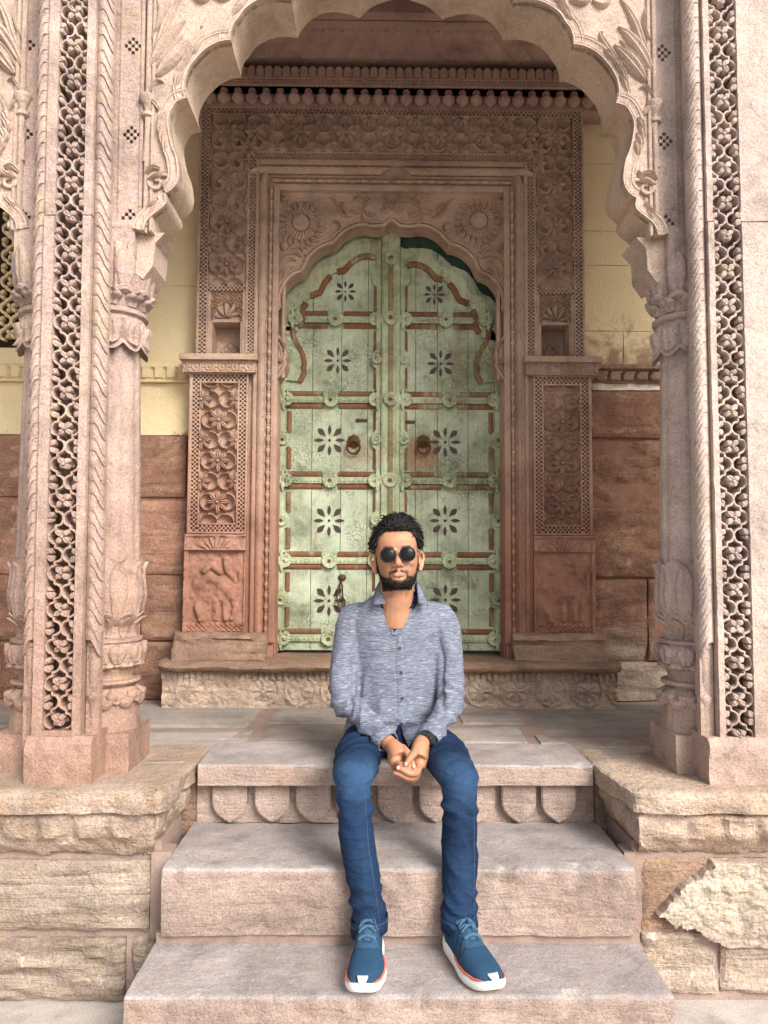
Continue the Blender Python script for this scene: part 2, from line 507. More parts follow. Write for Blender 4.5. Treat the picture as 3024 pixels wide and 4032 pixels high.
def simple(name, col, rough=.6, spec=.3, metal=0.0, var=.25, sc=30):
    t = NT(name); p = t.pos()
    c = t.ramp(t.noise(p, sc, 4, .6), [(.3, tuple(x * (1 - var) for x in col)), (.7, tuple(min(1, x * (1 + var)) for x in col))])
    return t.out(c, rough, None, spec, metal)
INLAY = simple('dark_stained_inlay', (.052, .030, .022), .55)
DARK = simple('painted_recess_shade', (.03, .022, .018), .95, .05)  # near-black colour standing in for the shade in the screen openings
IRON = simple('rusty_iron', (.085, .045, .028), .6, .4, .6)
BRASS = simple('old_brass', (.20, .125, .05), .45, .5, .8)
# ------------------------------------------------------------------ ground, steps, podium
g = MB().box(-30, 30, -30, 12, -.3, 0, 0, '')
g.build('ground', GROUND, kind='structure')

def rough(P, amp, sc, seed, axis=1):
    return fbm(P[..., 0] * sc, P[..., 2] * sc + P[..., 1] * sc * .7, seed, 4) * amp
def stepblock(x0, x1, yb, yf, z0, z1, seed, edge=.014, amp=.009):
    """long dressed stone: top + rounded worn arris + face; the face is material 1"""
    prof = [(yb, z1 - .05), (yb, z1)]
    n = 14
    prof += [(yb + (yf + edge - yb) * i / n, z1) for i in range(1, n + 1)]
    prof += [(yf + edge * (1 - math.sin(a)), z1 - edge * (1 - math.cos(a))) for a in (R(30), R(60), R(90))]
    m = max(4, int((z1 - z0) / .015))
    prof += [(yf, z1 - edge - (z1 - edge - z0) * i / m) for i in range(1, m + 1)]
    prof += [(yb, z0)]
    nx = int((x1 - x0) / .015) + 2
    xs = np.linspace(x0, x1, nx)
    P = np.zeros((nx, len(prof), 3))
    P[..., 0] = xs[:, None]; P[..., 1] = np.array([p[0] for p in prof]); P[..., 2] = np.array([p[1] for p in prof])
    d = fbm(P[..., 0] * 22, (P[..., 2] - P[..., 1]) * 22, seed, 4) * amp
    e = fbm(P[..., 0] * 3, (P[..., 2] - P[..., 1]) * 3, seed + 5, 2) * amp * 1.3
    chip = np.clip(fbm(P[..., 0] * 9, np.full(P[..., 0].shape, seed * 1.3), seed + 9, 3) - .20, 0, 1) * .06
    ar = np.array([1.0 if n + 1 <= i <= n + 6 else 0.0 for i in range(len(prof))])
    P[..., 2] += np.where(np.arange(len(prof))[None, :] <= n + 3, d * .5 + e * .5, 0) - chip * ar * .7
    P[..., 1] -= np.where(np.arange(len(prof))[None, :] > n + 1, d + e, 0) - chip * ar
    P[:, 0, :] = np.stack([xs, np.full(nx, yb), np.full(nx, z0)], -1)
    mb = MB()
    idx = np.arange(nx * len(prof)).reshape(nx, len(prof))
    for j in range(len(prof) - 1):
        mi = 0 if j <= n + 2 else 1
        q = np.stack([idx[:-1, j], idx[:-1, j + 1], idx[1:, j + 1], idx[1:, j]], 1)
        for t in q: mb.f.append(tuple(int(k) for k in t)); mb.m.append(mi)
    mb.f.append(tuple(int(k) for k in idx[0][::-1])); mb.m.append(1)
    mb.f.append(tuple(int(k) for k in idx[-1])); mb.m.append(1)
    mb.v.append(P.reshape(-1, 3)); mb.n = nx * len(prof)
    return mb
stair = thing('stone_staircase', 'worn sandstone steps rising from the courtyard up to the carved doorway', 'steps', (0, 2.4, 0))
def under(o, root):                       # parent without moving
    o.parent = root; o.matrix_parent_inverse = root.matrix_basis.inverted()
    return o
ZS = .68
under(stepblock(-.745, .742, 2.47, 2.15, -.02, .23, 3).build('step', [TREAD, RISER], smooth=45), stair)
under(stepblock(-.722, .728, 2.83, 2.418, .262, .46, 11).build('step', [TREAD, RISER], smooth=45), stair)
zb = zy(3093, 2.77)
under(stepblock(-.697, .702, 3.085, 2.77, zb, ZS, 23, .010).build('seat_slab', [TREAD, RISER], smooth=45), stair)
under(MB().box(-.74, .745, 2.433, 2.9, .228, .264).build('mortar_joint', JOINT), stair)
under(MB().box(-.80, -.716, 2.82, 3.0, .30, .668).build('side_infill', PLINTH), stair)
under(MB().box(.723, .80, 2.82, 3.0, .30, .668).build('side_infill', PLINTH), stair)
# petal frieze under the seat slab
fr = under(MB().hf(-.715, .722, .455, zb + .004, 2.845, .012, lambda X, Z: fbm(X * 25, Z * 25, 4) * .004, depth=.2).build('frieze_panel', RISER), stair)
pm = None
for k in range(-4, 5):
    out = []
    w = .062; top = zb - .003; bot = .466
    pts = [(-w, top)] + [(-w * (1 - t ** 2.5), bot + .078 * (1 - t)) for t in (0, .15, .3, .45, .6, .72, .82, .9, .96, 1.0)]
    pts += [(-x, z) for x, z in pts[::-1][1:]]
    if pm is None:
        mb = MB().slabpoly(pts, 2.812, 2.85)
        inner = [(x * .93, top - .002 + (z - top) * .955) for x, z in pts]
        mb.slabpoly(inner, 2.808, 2.85)
        pm = mb.mesh('petal_tongue', RISER, 30)
    o = put('petal_tongue', pm, fr, (k * .1475 + random.uniform(-.003, .003), 0, 0))

# ------------------------------------------------------------------ rough stone blocks
def block(x0, x1, z0, z1, yf, depth=.12, amp=.012, seed=1, sc=7., step=.016, edge=.012, strat=1.0, tilt=0.0):
    def fn(X, Z):
        h = fbm(X * sc + Z * tilt * sc, Z * sc * strat, seed, 5) * amp
        h += np.floor(fbm(X * sc * .35 + Z * tilt, Z * sc * .8 * strat, seed + 3, 3) * 5) / 5 * amp * .9
        dx = np.minimum(X - x0, x1 - X); dz = np.minimum(Z - z0, z1 - Z)
        e = np.minimum(dx, dz) + fbm(X * 30, Z * 30, seed + 8, 2) * edge * .6
        return h - np.clip(1 - e / edge, 0, 1) ** 2 * edge * .8
    return MB().hf(x0, x1, z0, z1, yf, step, fn, depth=depth)
def X2(px, y, Y): return W(px, y, Y)[0]
YP = 2.52
podL = thing('podium_wall', 'coursed rough stone wall below the ledge with the grey pier of two columns', 'wall', (-1.6, YP, 0), group='podium walls beside the steps')
podR = thing('podium_wall', 'patchy stone wall with peeling whitewash below the ledge of the wide pier', 'wall', (1.6, YP, 0), group='podium walls beside the steps')
def zl(y): return W(300, y, YP)[1]
for (r, xa, xb, za, zb2, mt, amp, seed, st, yo) in (
    (podL, -2.6, X2(588, 3500, YP), zl(3668), zl(3392), TAN, .016, 1, 2.6, 0),
    (podL, -2.6, X2(488, 3800, YP), .012, zl(3700), TAN, .030, 2, 2.8, 0),
    (podL, X2(512, 3800, YP), X2(606, 3800, YP), .012, zl(3700), TAN, .024, 3, 2.8, .004),
    (podR, X2(2535, 3500, YP), X2(2815, 3500, YP), zl(3672), zl(3385), PLINTH, .010, 4, 2.5, .012),
    (podR, X2(2825, 3500, YP), 2.6, zl(3700), zl(3385), PLINTH, .012, 5, 1.2, .012),
    (podR, X2(2535, 3800, YP), X2(2832, 3800, YP), .03, zl(3685), TAN, .026, 6, 1.9, 0),
    (podR, X2(2845, 3800, YP), 2.6, .03, zl(3728), TAN, .026, 7, 1.9, .003)):
    under(block(xa, xb, za, zb2, YP + yo, .14, amp, seed, 6.5, .013, .014, st).build('stone_block', mt), r)
under(MB().box(-2.6, -.76, 2.545, 2.8, 0, .5).build('mortar_bed', JOINT), podL)
under(MB().box(.76, 2.6, 2.545, 2.8, 0, .5).build('mortar_bed', JOINT), podR)
# whitewashed skin of stone peeling off the two blocks: ragged outline, real thickness
pp = [(2805, 3383), (2780, 3420), (2730, 3455), (2690, 3480), (2660, 3520), (2632, 3552), (2598, 3572), (2592, 3590), (2625, 3615), (2665, 3640), (2700, 3655), (2730, 3650), (2790, 3690), (2850, 3712), (3100, 3722), (3400, 3720), (3400, 3383)]
oo = smoothpath([np.array((W(x, y, YP)[0], W(x, y, YP)[1])) for x, y in pp[:-3]], 6)
oo = [q + np.array((float(fbm(q[0] * 60, q[1] * 60, 4, 3)), float(fbm(q[0] * 60 + 9, q[1] * 60, 5, 3)))) * .016 for q in oo]
oo = [tuple(q) for q in oo] + [(W(x, y, YP)[0], W(x, y, YP)[1]) for x, y in pp[-2:]]
pk = MB().slabpoly(oo, YP - .016, YP + .03)
ox = np.array(oo)
def inside(X, Z):
    r = np.zeros(X.shape, bool)
    for i in range(len(ox)):
        x0, z0 = ox[i - 1]; x1, z1 = ox[i]
        c = ((z0 > Z) != (z1 > Z)) & (X < (x1 - x0) * (Z - z0) / (z1 - z0 + 1e-12) + x0)
        r ^= c
    return r
pk.hf(ox[:, 0].min(), ox[:, 0].max(), ox[:, 1].min(), ox[:, 1].max(), YP - .0165, .0042, lambda X, Z: np.abs(fbm(X * 16, Z * 22, 71, 5)) * .026, keep=lambda X, Z: inside(X, Z))
under(pk.build('peeling_skin', PEEL, None, 45), podR)
under(MB().box(X2(588, 3500, YP) + .002, -.724, 2.527, 2.6, .2, .47).build('mortar_joint', JOINT), podL)
under(MB().box(.731, .765, 2.527, 2.6, .2, .47).build('mortar_joint', JOINT), podR)

# ------------------------------------------------------------------ ledge with broken petal frieze (front + return beside the steps)
def ledge(sgn, xin, seed):
    prof = [(-.55, ZS), (-.3, ZS), (-.12, ZS), (-.05, ZS), (-.018, ZS), (-.004, ZS - .006), (.0, ZS - .016)]
    z1 = W(300, 3208, 2.45)[1]
    prof += [(0, ZS - .016 + (z1 - ZS + .016) * i / 4) for i in range(1, 5)]
    prof += [(-.010, z1 - .004), (-.032, z1 - .008)]
    z2 = W(300, 3300, 2.48)[1]
    prof += [(-.034 - .006 * i / 5, z1 - .008 + (z2 - z1 + .008) * i / 5) for i in range(1, 6)]
    z3 = zl(3368)
    prof += [(-.042 - .045 * (i / 5) ** 1.6, z2 + (z3 - z2) * i / 5) for i in range(1, 6)]
    prof += [(-.16, z3 - .004)]
    D = np.array([p[0] for p in prof]); Zp = np.array([p[1] for p in prof])
    path = []
    s = -2.6
    yf = 2.452
    cr = .03
    for x in np.arange(-2.6, -abs(xin) - cr, .011): path.append((x, yf, 0.0, -1.0))
    for a in np.linspace(0, R(90), 7): path.append((-abs(xin) - cr + cr * math.sin(a), yf + cr - cr * math.cos(a), math.sin(a), -math.cos(a)))
    for y in np.arange(yf + cr, 3.05, .012): path.append((-abs(xin) + .03 * min(1, (y - yf) / .35), y, 1.0, 0.0))
    A = np.array(path)
    S = np.concatenate([[0], np.cumsum(np.hypot(np.diff(A[:, 0]), np.diff(A[:, 1])))])
    nS, nP = len(A), len(prof)
    SS = np.repeat(S[:, None], nP, 1); ZZ = np.repeat(Zp[None], nS, 0)
    dd = np.repeat(D[None], nS, 0).copy()
    band = (ZZ < z1 - .009) & (ZZ > z3 - .002)
    ph = (SS / .112) % 1.0
    tong = np.clip((.40 - np.abs(ph - .5)) / .05, 0, 1) * np.clip((ZZ - (z2 - .03 * np.cos((ph - .5) * 3.0) + .012)) / .015, 0, 1)
    wear = np.clip(.75 + fbm(SS * 4, ZZ * 6, seed + 40, 2) * 1.6, 0, 1)
    dd += np.where(band, tong * .017 * wear, 0)
    amp = np.where(ZZ < z1, .020, .010) * (D[None] > -.1)
    dd += fbm(SS * 11, ZZ * 26, seed, 5) * amp + fbm(SS * 34, ZZ * 50, seed + 3, 3) * amp * .35
    lip = np.clip(fbm(SS * 7, SS * 0 + seed, seed + 2, 3) - .05, 0, 1) * .05
    dd -= np.where((ZZ < ZS - .01) & (ZZ > z1 - .02), lip * np.clip((ZS - ZZ) / .06, 0, 1), 0)
    P = np.stack([A[:, 0:1] + A[:, 2:3] * dd, A[:, 1:2] + A[:, 3:4] * dd, ZZ + np.where(D[None] > -.2, fbm(SS * 9, dd * 9, seed + 6, 3) * .004, 0)], -1)
    # mitre: the front run stops at the plane of the return and the return at the plane of the front
    nf = int(np.sum(A[:, 3] == -1.0))
    dmin = np.minimum(dd, 0)
    P[:nf, :, 0] = np.minimum(P[:nf, :, 0], -abs(xin) + dmin[:nf])
    P[nf:, :, 1] = np.maximum(P[nf:, :, 1], yf - dmin[nf:])
    P[nf:, :, 0] = np.maximum(P[nf:, :, 0], -abs(xin) - .6)
    P[..., 0] *= -sgn
    mb = MB().grid(P[:, 1:] if sgn < 0 else P[::-1, 1:])
    return mb
lgL = ledge(-1, -.735, 31).build('stone_ledge', CORN, smooth=50)
tag(lgL, 'eroded tawny stone ledge with broken petal carving beneath the pier of two columns', 'ledge', 'ledges capping the podium walls')
lgR = ledge(1, .735, 57).build('stone_ledge', CORN, smooth=50)
tag(lgR, 'eroded tawny ledge with broken petal carving under the wide flat pier', 'ledge', 'ledges capping the podium walls')

# ------------------------------------------------------------------ porch paving
flo = thing('porch_floor', None, None, (0, 3.2, ZS), kind='structure')
under(MB().box(-3.2, 3.2, 2.90, 4.3, .2, ZS - .006).build('mortar_bed', JOINT), flo)
def paver(pts, seed):
    cx = sum(p[0] for p in pts) / len(pts); cy = sum(p[1] for p in pts) / len(pts)
    mb = MB(); n = 14
    # bilinear patch
    a, b, c, d = [np.array(p) for p in pts]
    U, V = np.meshgrid(np.linspace(0, 1, 26), np.linspace(0, 1, n), indexing='ij')
    P = (a * ((1 - U) * (1 - V))[..., None] + b * (U * (1 - V))[..., None] + c * (U * V)[..., None] + d * ((1 - U) * V)[..., None])
    e = np.minimum(np.minimum(U, 1 - U), np.minimum(V, 1 - V))
    Z = ZS - .001 + fbm(P[..., 0] * 6, P[..., 1] * 18, seed, 4) * .004 - np.where(e < 1e-6, .03, 0) - np.clip(.02 - e, 0, 1) * .12
    return mb.grid(np.concatenate([P, Z[..., None]], -1))
for i, q in enumerate((
    [(-.577, 3.09), (.577, 3.09), (.594, 3.425), (-.582, 3.425)], [(-.580, 3.43), (.302, 3.43), (.302, 3.86), (-.572, 3.86)], [(.307, 3.43), (.603, 3.43), (.610, 3.86), (.307, 3.86)],
    [(-1.9, 2.75), (-.72, 2.75), (-.588, 3.335), (-1.9, 3.335)], [(-1.9, 3.34), (-.585, 3.34), (-.575, 3.95), (-1.9, 3.95)], [(.72, 2.75), (1.9, 2.75), (1.9, 3.245), (.605, 3.245)],
    [(.606, 3.25), (1.9, 3.25), (1.9, 3.95), (.615, 3.95)], [(-.70, 3.088), (-.582, 3.088), (-.584, 3.33), (-.592, 3.33)], [(.582, 3.088), (.70, 3.088), (.604, 3.25), (.590, 3.25)])):
    under(paver(q, 60 + i).build('paving_slab', FLOOR, smooth=50), flo)

# ------------------------------------------------------------------ back wall of the porch: plaster above, red blocks below
YB = 3.99
def wall(sgn):
    L = sgn < 0
    r = thing('porch_back_wall', 'yellow limewashed wall over dark red blocks behind the pier of two columns' if L else 'yellow wall with flaking lower edge over rusty blocks beside the wide pier', 'wall', (sgn * 1.5, YB, ZS), group='back walls of the porch')
    def zz(y): return W(2500 if not L else 620, y, YB)[1]
    xa, xb = (-3.2, -1.005) if L else (1.005, 3.2)
    ztop = 4.3
    if L:
        jz = [zz(1712), zz(1430), zz(1040), ztop]
    else:
        jz = [zz(1510), zz(1435), zz(1125), ztop]
    # limewashed courses, long blocks with faint joints
    zs = [jz[0] if L else jz[1]] + ([zz(1505), zz(1430), zz(1120), zz(800), zz(480)] if L else [zz(1300), zz(1040), zz(905), zz(640), zz(480)]) + [ztop]
    for i in range(len(zs) - 1):
        if L and i == 1:
            continue
        cuts = [xa, -1.9 + .22 * (i % 2), xb] if L else [xa, 1.235 + (.0 if i < 1 else .45), xb]
        for j in range(2):
            a, b = cuts[j] + .0015, cuts[j + 1] - .0015
            under(MB().hf(a, b, zs[i] + .0015, zs[i + 1] - .0015, YB + .02, .03, lambda X, Z: fbm(X * 14, Z * 14, i * 3 + j, 3) * .006, depth=.1).build('plastered_block', PLASTER), r)
    if L:   # yellow petal band
        zp0, zp1 = zz(1505), zz(1430)
        def fn(X, Z):
            t = (Z - zp0) / (zp1 - zp0); ph = (X / .062) % 1.0
            return np.where(t > .72, .022, np.where(t < .08, .012, .018 * np.clip((.42 - np.abs(ph - .5)) / .06, 0, 1) * np.clip((t - .12 - .16 * np.abs(ph - .5)) / .05, 0, 1)))
        under(MB().hf(xa, xb, zp0, zp1, YB, .008, fn, depth=.1).build('petal_band', PLASTER), r)
    else:
        zp0, zp1 = zz(1508), zz(1440)
        def fn(X, Z):
            t = (Z - zp0) / (zp1 - zp0); ph = ((X + .012 * np.sin(t * 5)) / .072) % 1.0
            return np.where(t > .70, .030, np.where(t > .62, .008, .020 * np.clip((.44 - np.abs(ph - .5)) / .05, 0, 1) * (t > .12) + fbm(X * 30, Z * 30, 3, 3) * .006))
        under(MB().hf(xa + .03, xb, zp0, zp1, YB, .007, fn, depth=.1).build('petal_band', PLINTH), r)
        under(MB().hf(xa + .01, xb, zz(1535), zp0 - .001, YB + .01, .012, lambda X, Z: fbm(X * 22, Z * 30, 5, 4) * .02, depth=.1).build('lime_mortar', WHITE_M), r)
    under(MB().box(min(xa, xb), max(xa, xb), YB + .025, YB + .3, ZS, ztop - .01).build('mortar_bed', RJOINT), r)
    if L:
        rows = [(zz(1955), zz(1714), .002, .004), (zz(2260), zz(1968), .006, .010), (zz(2520), zz(2268), 0, .016), (ZS, zz(2526), .0, .02)]
        xc = [[-3.2, -2.2, -1.06], [-3.2, -1.9, -1.03], [-3.2, -2.3, -1.28, -1.04], [-3.2, -2.0, -1.09]]
    else:
        rows = [(zz(1722), zz(1537), -.004, .006), (zz(1985), zz(1728), .022, .035), (zz(2270), zz(1998), .0, .022), (zz(2600), zz(2278), .0, .020), (ZS, zz(2606), 0, .02)]
        xc = [[1.02, 2.0, 3.2], [1.03, 2.2, 3.2], [1.03, 1.9, 3.2], [1.035, 1.34, 2.3, 3.2], [1.06, 1.8, 3.2]]
    for i, (z0, z1, yo, am) in enumerate(rows):
        for j in range(len(xc[i]) - 1):
            under(block(xc[i][j] + .004, xc[i][j + 1] - .004, z0, z1 - .004, YB + yo, .1, am, 100 + i * 9 + j + (50 if L else 0), 7, .018, .012, 1.7, .6).build('stone_block', RED if L else RED2), r)
    return r
wallL, wallR = wall(-1), wall(1)

# ------------------------------------------------------------------ threshold plinth below the door
pl = thing('door_plinth', 'weathered stone threshold with rounded lip and worn carved frieze under the green doors', 'plinth', (0, 3.75, ZS))
zt = .907
zk = zy(2650, 3.72)
def lip():
    prof = [(.55, zt), (.2, zt), (.06, zt), (.02, zt - .003), (.0, zt - .014), (-.004, (zt + zk) / 2), (.004, zk + .012), (.02, zk), (.10, zk - .004)]
    xs = np.arange(-1.115, 1.1201, .015)
    P = np.zeros((len(xs), len(prof), 3))
    P[..., 0] = xs[:, None]; P[..., 1] = 3.715 + np.array([p[0] for p in prof]); P[..., 2] = np.array([p[1] for p in prof])
    n = fbm(P[..., 0] * 9, P[..., 2] * 40, 77, 4)
    P[..., 1] += n * .010 * (np.arange(len(prof)) > 2)
    P[..., 2] += fbm(P[..., 0] * 7, P[..., 1] * 7, 78, 3) * .010
    cut = np.clip(np.abs(xs) - 1.085, 0, 1)[:, None] * .9
    P[..., 1] += cut * (np.arange(len(prof)) > 2)
    mb = MB().grid(P)
    mb.f.append(tuple(range(len(prof)))[::-1]); mb.m.append(0)
    b = (len(xs) - 1) * len(prof); mb.f.append(tuple(b + k for k in range(len(prof)))); mb.m.append(0)
    return mb
under(lip().build('plinth_lip', PLINTH, smooth=50), pl)
def frieze(X, Z):
    t = (Z - ZS) / (zk - ZS)
    ph = (X / .175) % 1.0 - .5
    r = np.hypot(ph * .175, Z - (ZS + .085))
    fl = np.clip((.062 - r) / .012, 0, 1) * (.010 + .006 * np.cos(np.arctan2(Z - ZS - .085, ph * .175) * 8))
    arc = np.exp(-((r - .072) / .006) ** 2) * .012
    worn = np.clip(.55 + np.where(X > 0, .5, -.15) + fbm(X * 5, Z * 5, 4, 3) * 1.2, 0, 1)
    top = .016 * np.clip((t - .72) / .05, 0, 1) * np.clip((np.abs(((X / .030) % 1) - .5) - .10) / .1, 0, 1)
    return (fl + arc + top) * worn + fbm(X * 10, Z * 14, 9, 5) * .022
under(MB().hf(-1.108, 1.105, ZS - .004, zk + .004, 3.785, .0075, frieze, depth=.3).build('frieze_panel', CORN, smooth=60), pl)
# ------------------------------------------------------------------ pierced lattice unit
LW, LP = .096, .1205
def lattice_mesh(depth=.05, W_=LW, P_=LP, th=.0070, name='lattice_unit', mat=None, seed=0):
    mb = MB()
    rr = random.Random(seed)
    q = W_ / 4
    def arc(cx, cz, a0, a1, n=13):
        return [(cx + q * .98 * math.cos(R(a)), cz + q * .98 * math.sin(R(a))) for a in np.linspace(a0, a1, n)]
    # rows of half circles that bulge outwards, then inwards, tied by short upright bars
    mb.ribbon(arc(-q, 0, 90, 270), th, 0, depth, False, .0025)
    mb.ribbon(arc(q, 0, 90, -90), th, 0, depth, False, .0025)
    mb.ribbon(arc(-q, P_ / 2, 90, -90), th, .0004, depth, False, .0025)
    mb.ribbon(arc(q, P_ / 2, 90, 270), th, .0004, depth, False, .0025)
    for sx in (-1, 1):
        for za, zb in ((q * .95, P_ / 2 - q * .95), (P_ / 2 + q * .95, P_ - q * .95)):
            mb.bbox(sx * q - th * .5, sx * q + th * .5, .0008, depth, za, zb, .002)
    mb.box(-q, q, .030, depth, -.006, .006)
    def petal(cx, cz, a):
        c, s_ = math.cos(R(a)), math.sin(R(a))
        L = .0300 * rr.uniform(.90, 1.08)
        if seed and rr.random() < .06: L *= .6
        mb.leaf([(cx + c * L * t, cz + s_ * L * t) for t in (.10, .4, .7, 1.0)],   .0215 * rr.uniform(.9, 1.12), .009 * rr.uniform(.75, 1.1), 0.001, 0, .35, back=.03)
    for a in (45, 135, 225, 315): petal(0, 0, a)
    mb.ell((0, -.007, 0), (.0055, .006, .0055), 8, 6)
    for a in (128, 232): petal(W_ / 2 + .001, P_ / 2, a)
    for a in (52, -52): petal(-W_ / 2 - .001, P_ / 2, a)
    v = np.concatenate(mb.v)
    k = seed * 7.3
    v[:, 0] += fbm(v[:, 0] * 70 + k, v[:, 2] * 70, 3, 2) * .0026
    v[:, 2] += fbm(v[:, 0] * 70 + k, v[:, 2] * 70 + 5, 4, 2) * .0026
    v[:, 1] += np.where(v[:, 1] < .03, fbm(v[:, 0] * 45 + k, v[:, 2] * 45, 5, 3) * .006, 0)
    mb.v = [v]
    return mb.mesh(name, mat, 40)
def rope_leaf_mesh(w, pitch, bulge, mat, name='rope_leaf'):
    """one leaf of a twisted-leaf moulding: overlaps the next one, dark slit under its lip"""
    nu, nv = 9, 11
    P = np.zeros((nu, nv, 3))
    for i in range(nu):
        u = i / (nu - 1)
        for j in range(nv):
            v = j / (nv - 2) if j < nv - 1 else 1.0
            cu = math.sin(math.pi * u)
            z = -pitch * 1.25 * v - pitch * 1.15 * (u ** 1.35) + pitch * .22 * math.sin(u * math.pi * 2)
            h = bulge * (cu ** .55) + pitch * .20 * (cu ** .5) * math.sin(min(1.0, v * 1.02 + .02) * 1.75) ** 1.2 - (.0035 * cu if abs(v - .5) < .12 else 0)
            if j == nv - 1: h = bulge * (cu ** .55) - pitch * .60; z += pitch * .14
            P[i, j] = ((u - .5) * w, -h, z)
    return MB().grid(P).mesh(name, mat, 50)

# ------------------------------------------------------------------ column: profile measured on the photographed right-hand column
YC, XC = 2.79, 1.085
def cprof():
    pts = [(2613, 2885), (2618, 2862), (2623, 2800), (2622, 2776), (2616, 2752), (2606, 2736), (2605, 2722), (2624, 2714), (2640, 2703), (2638, 2692), (2618, 2690), (2612, 2683), (2614, 2675), (2640, 2672),
           (2641, 2661), (2628, 2632), (2606, 2620), (2611, 2605), (2606, 2585), (2601, 2562), (2603, 2545), (2613, 2534), (2606, 2527), (2606, 2516), (2634, 2511), (2640, 2498),
           (2634, 2472), (2612, 2449), (2606, 2440), (2612, 2432), (2604, 2395), (2597, 2355), (2598, 2320), (2603, 2280), (2602, 2245), (2598, 2228), (2610, 2226), (2612, 2150), (2612, 2000), (2612, 1800), (2613, 1600),
           (2613, 1440), (2613, 1400), (2590, 1393), (2596, 1375), (2584, 1335), (2585, 1318), (2592, 1300), (2600, 1285), (2585, 1277), (2584, 1262), (2604, 1252), (2600, 1235), (2576, 1222), (2572, 1208), (2584, 1196),
           (2581, 1180), (2572, 1140), (2567, 1090), (2568, 1050), (2578, 1030), (2582, 1018)]
    out = []
    for x, y in pts:
        X, Z = W(x, y, YC)
        out.append((XC - X, Z))
    return out
CP = cprof()
def dens(prof, a, b, k):
    return prof
def column_parts():
    zc = [p[1] for p in CP]
    def seg(i0, i1, sub=3):
        P = CP[i0:i1 + 1]; out = []
        for k in range(len(P) - 1):
            for q in range(sub):
                t = q / sub; out.append((P[k][0] * (1 - t) + P[k + 1][0] * t, P[k][1] * (1 - t) + P[k + 1][1] * t))
        return out + [P[-1]]
    def grooves(n, w, dep, ph=0.0):
        def f(a):
            x = (a * n / (2 * math.pi) + ph) % 1.0
            return 1 - dep * math.exp(-((x - .5) / w) ** 2)
        return f
    parts = []
    g10 = grooves(10, .07, .075); g20 = grooves(20, .16, .03)
    base = seg(0, 35, 2)
    zlo, zhi = base[0][1], base[-1][1]
    zA = CP[6][1]; zB = CP[15][1]; zC = CP[25][1]; zD = CP[29][1]; zE = CP[35][1]
    def mbase(i, a):
        z = base[i][1]
        c = abs(math.cos(a * 5))
        if z < zA - .03: return (1 + .045 * abs(math.sin(a * 4 + math.sin(z * 60) * .5)) - .03 * math.exp(-((((a * 8 / (2 * math.pi)) % 1) - .5) / .1) ** 2) , 0)
        if z < zA + .008: return (1 + .09 * c, -.022 * c)
        if abs(z - CP[16][1]) < .012: return (1 + .04 * c, .010 * c)
        if CP[17][1] < z < CP[20][1]: return (g10(a) * (1 - .012 * abs(math.sin(a * 20))), 0)
        if CP[25][1] + .004 < z < CP[28][1] + .004: return (1 + .09 * c, .020 * c)
        if z > zD:
            t = (z - zD) / (zE - zD)
            return (grooves(10, .05, .07)(a) * (1 + .022 * math.cos(abs(((a * 10 / (2 * math.pi)) % 1) - .5) * 9 - t * 26)), (.022 * c if t > .93 else 0) )
        return (1, 0)
    parts.append(('column_base', MB().lathe(base, 0, 0, 100, mod=mbase)))
    shaft = [(CP[36][0], CP[36][1] - .03)] + seg(36, 42, 1) + [(CP[42][0], CP[42][1] + .01)]
    def mshaft(i, a):
        x = (a * 12 / (2 * math.pi)) % 1.0
        return (1 + .025 * (abs(x - .5) * 2) ** 3 - .05 * math.exp(-((x - .5) / .30) ** 2) - .035 * math.exp(-((min(x, 1 - x)) / .05) ** 2), 0)
    parts.append(('column_shaft', MB().lathe(shaft, 0, 0, 96, mod=mshaft)))
    cap = seg(43, len(CP) - 1, 3)
    def mcap(i, a):
        z = cap[i][1]; c = abs(math.cos(a * 5)); c2 = abs(math.sin(a * 5))
        if z < CP[44][1]: return (1 + .07 * c, -.028 * c)
        if z < CP[47][1]: return (g10(a), 0)
        if CP[51][1] < z < CP[55][1]: return (1 + .10 * c2 + .0, .022 * c2)
        if z > CP[55][1]: return (grooves(10, .05, .09, .5)(a) * (1 - .012 * math.exp(-(((a * 10 / (2 * math.pi)) % 1.0 - .02) / .03) ** 2)), 0)
        return (1, 0)
    parts.append(('column_capital', MB().lathe(cap, 0, 0, 100, mod=mcap)))
    return parts
COLP = column_parts()
def wrap_petal(i0, i1, n, wf, h, mat, rev=False, veins=0, over=0.0, power=.6):
    """one carved petal that hugs the column profile between two profile points"""
    P = sorted(CP[i0:i1 + 1], key=lambda q: q[1])
    zz = np.array([q[1] for q in P]); rr = np.array([q[0] for q in P])
    z0, z1 = zz[0] - over * (rev), zz[-1] + over * (not rev)
    nu, nv = 15, 11
    half = math.pi / n * wf
    G = np.zeros((nv, nu, 3))
    for i in range(nu):
        u = i / (nu - 1)
        uu = 1 - u if rev else u                 # uu runs root -> tip
        w_ = (min(1.0, .55 + uu * 1.1) if uu < .5 else 1.0) * (1 - max(0, (uu - .62) / .38) ** 2.4)
        z = z0 + (z1 - z0) * u
        r = float(np.interp(z, zz, rr))
        for j in range(nv):
            q = (j / (nv - 1)) * 2 - 1
            ridge = h * (1 - abs(q) ** 3.0) ** power
            ridge -= h * .55 * math.exp(-(q / .13) ** 2)
            if veins: ridge -= h * .35 * (abs(math.sin((uu - abs(q) * .22) * veins)) < .30) * (.15 < abs(q) < .85)
            if abs(q) > .99: ridge = -.006
            ridge += h * .7 * max(0, uu - .82) / .18       # tip curls outward
            a = -math.pi / 2 + q * half * max(w_, .04)
            G[j, i] = ((r + ridge) * math.cos(a), (r + ridge) * math.sin(a), z - ZS)
    return MB().grid(G).mesh('petal', mat, 50)
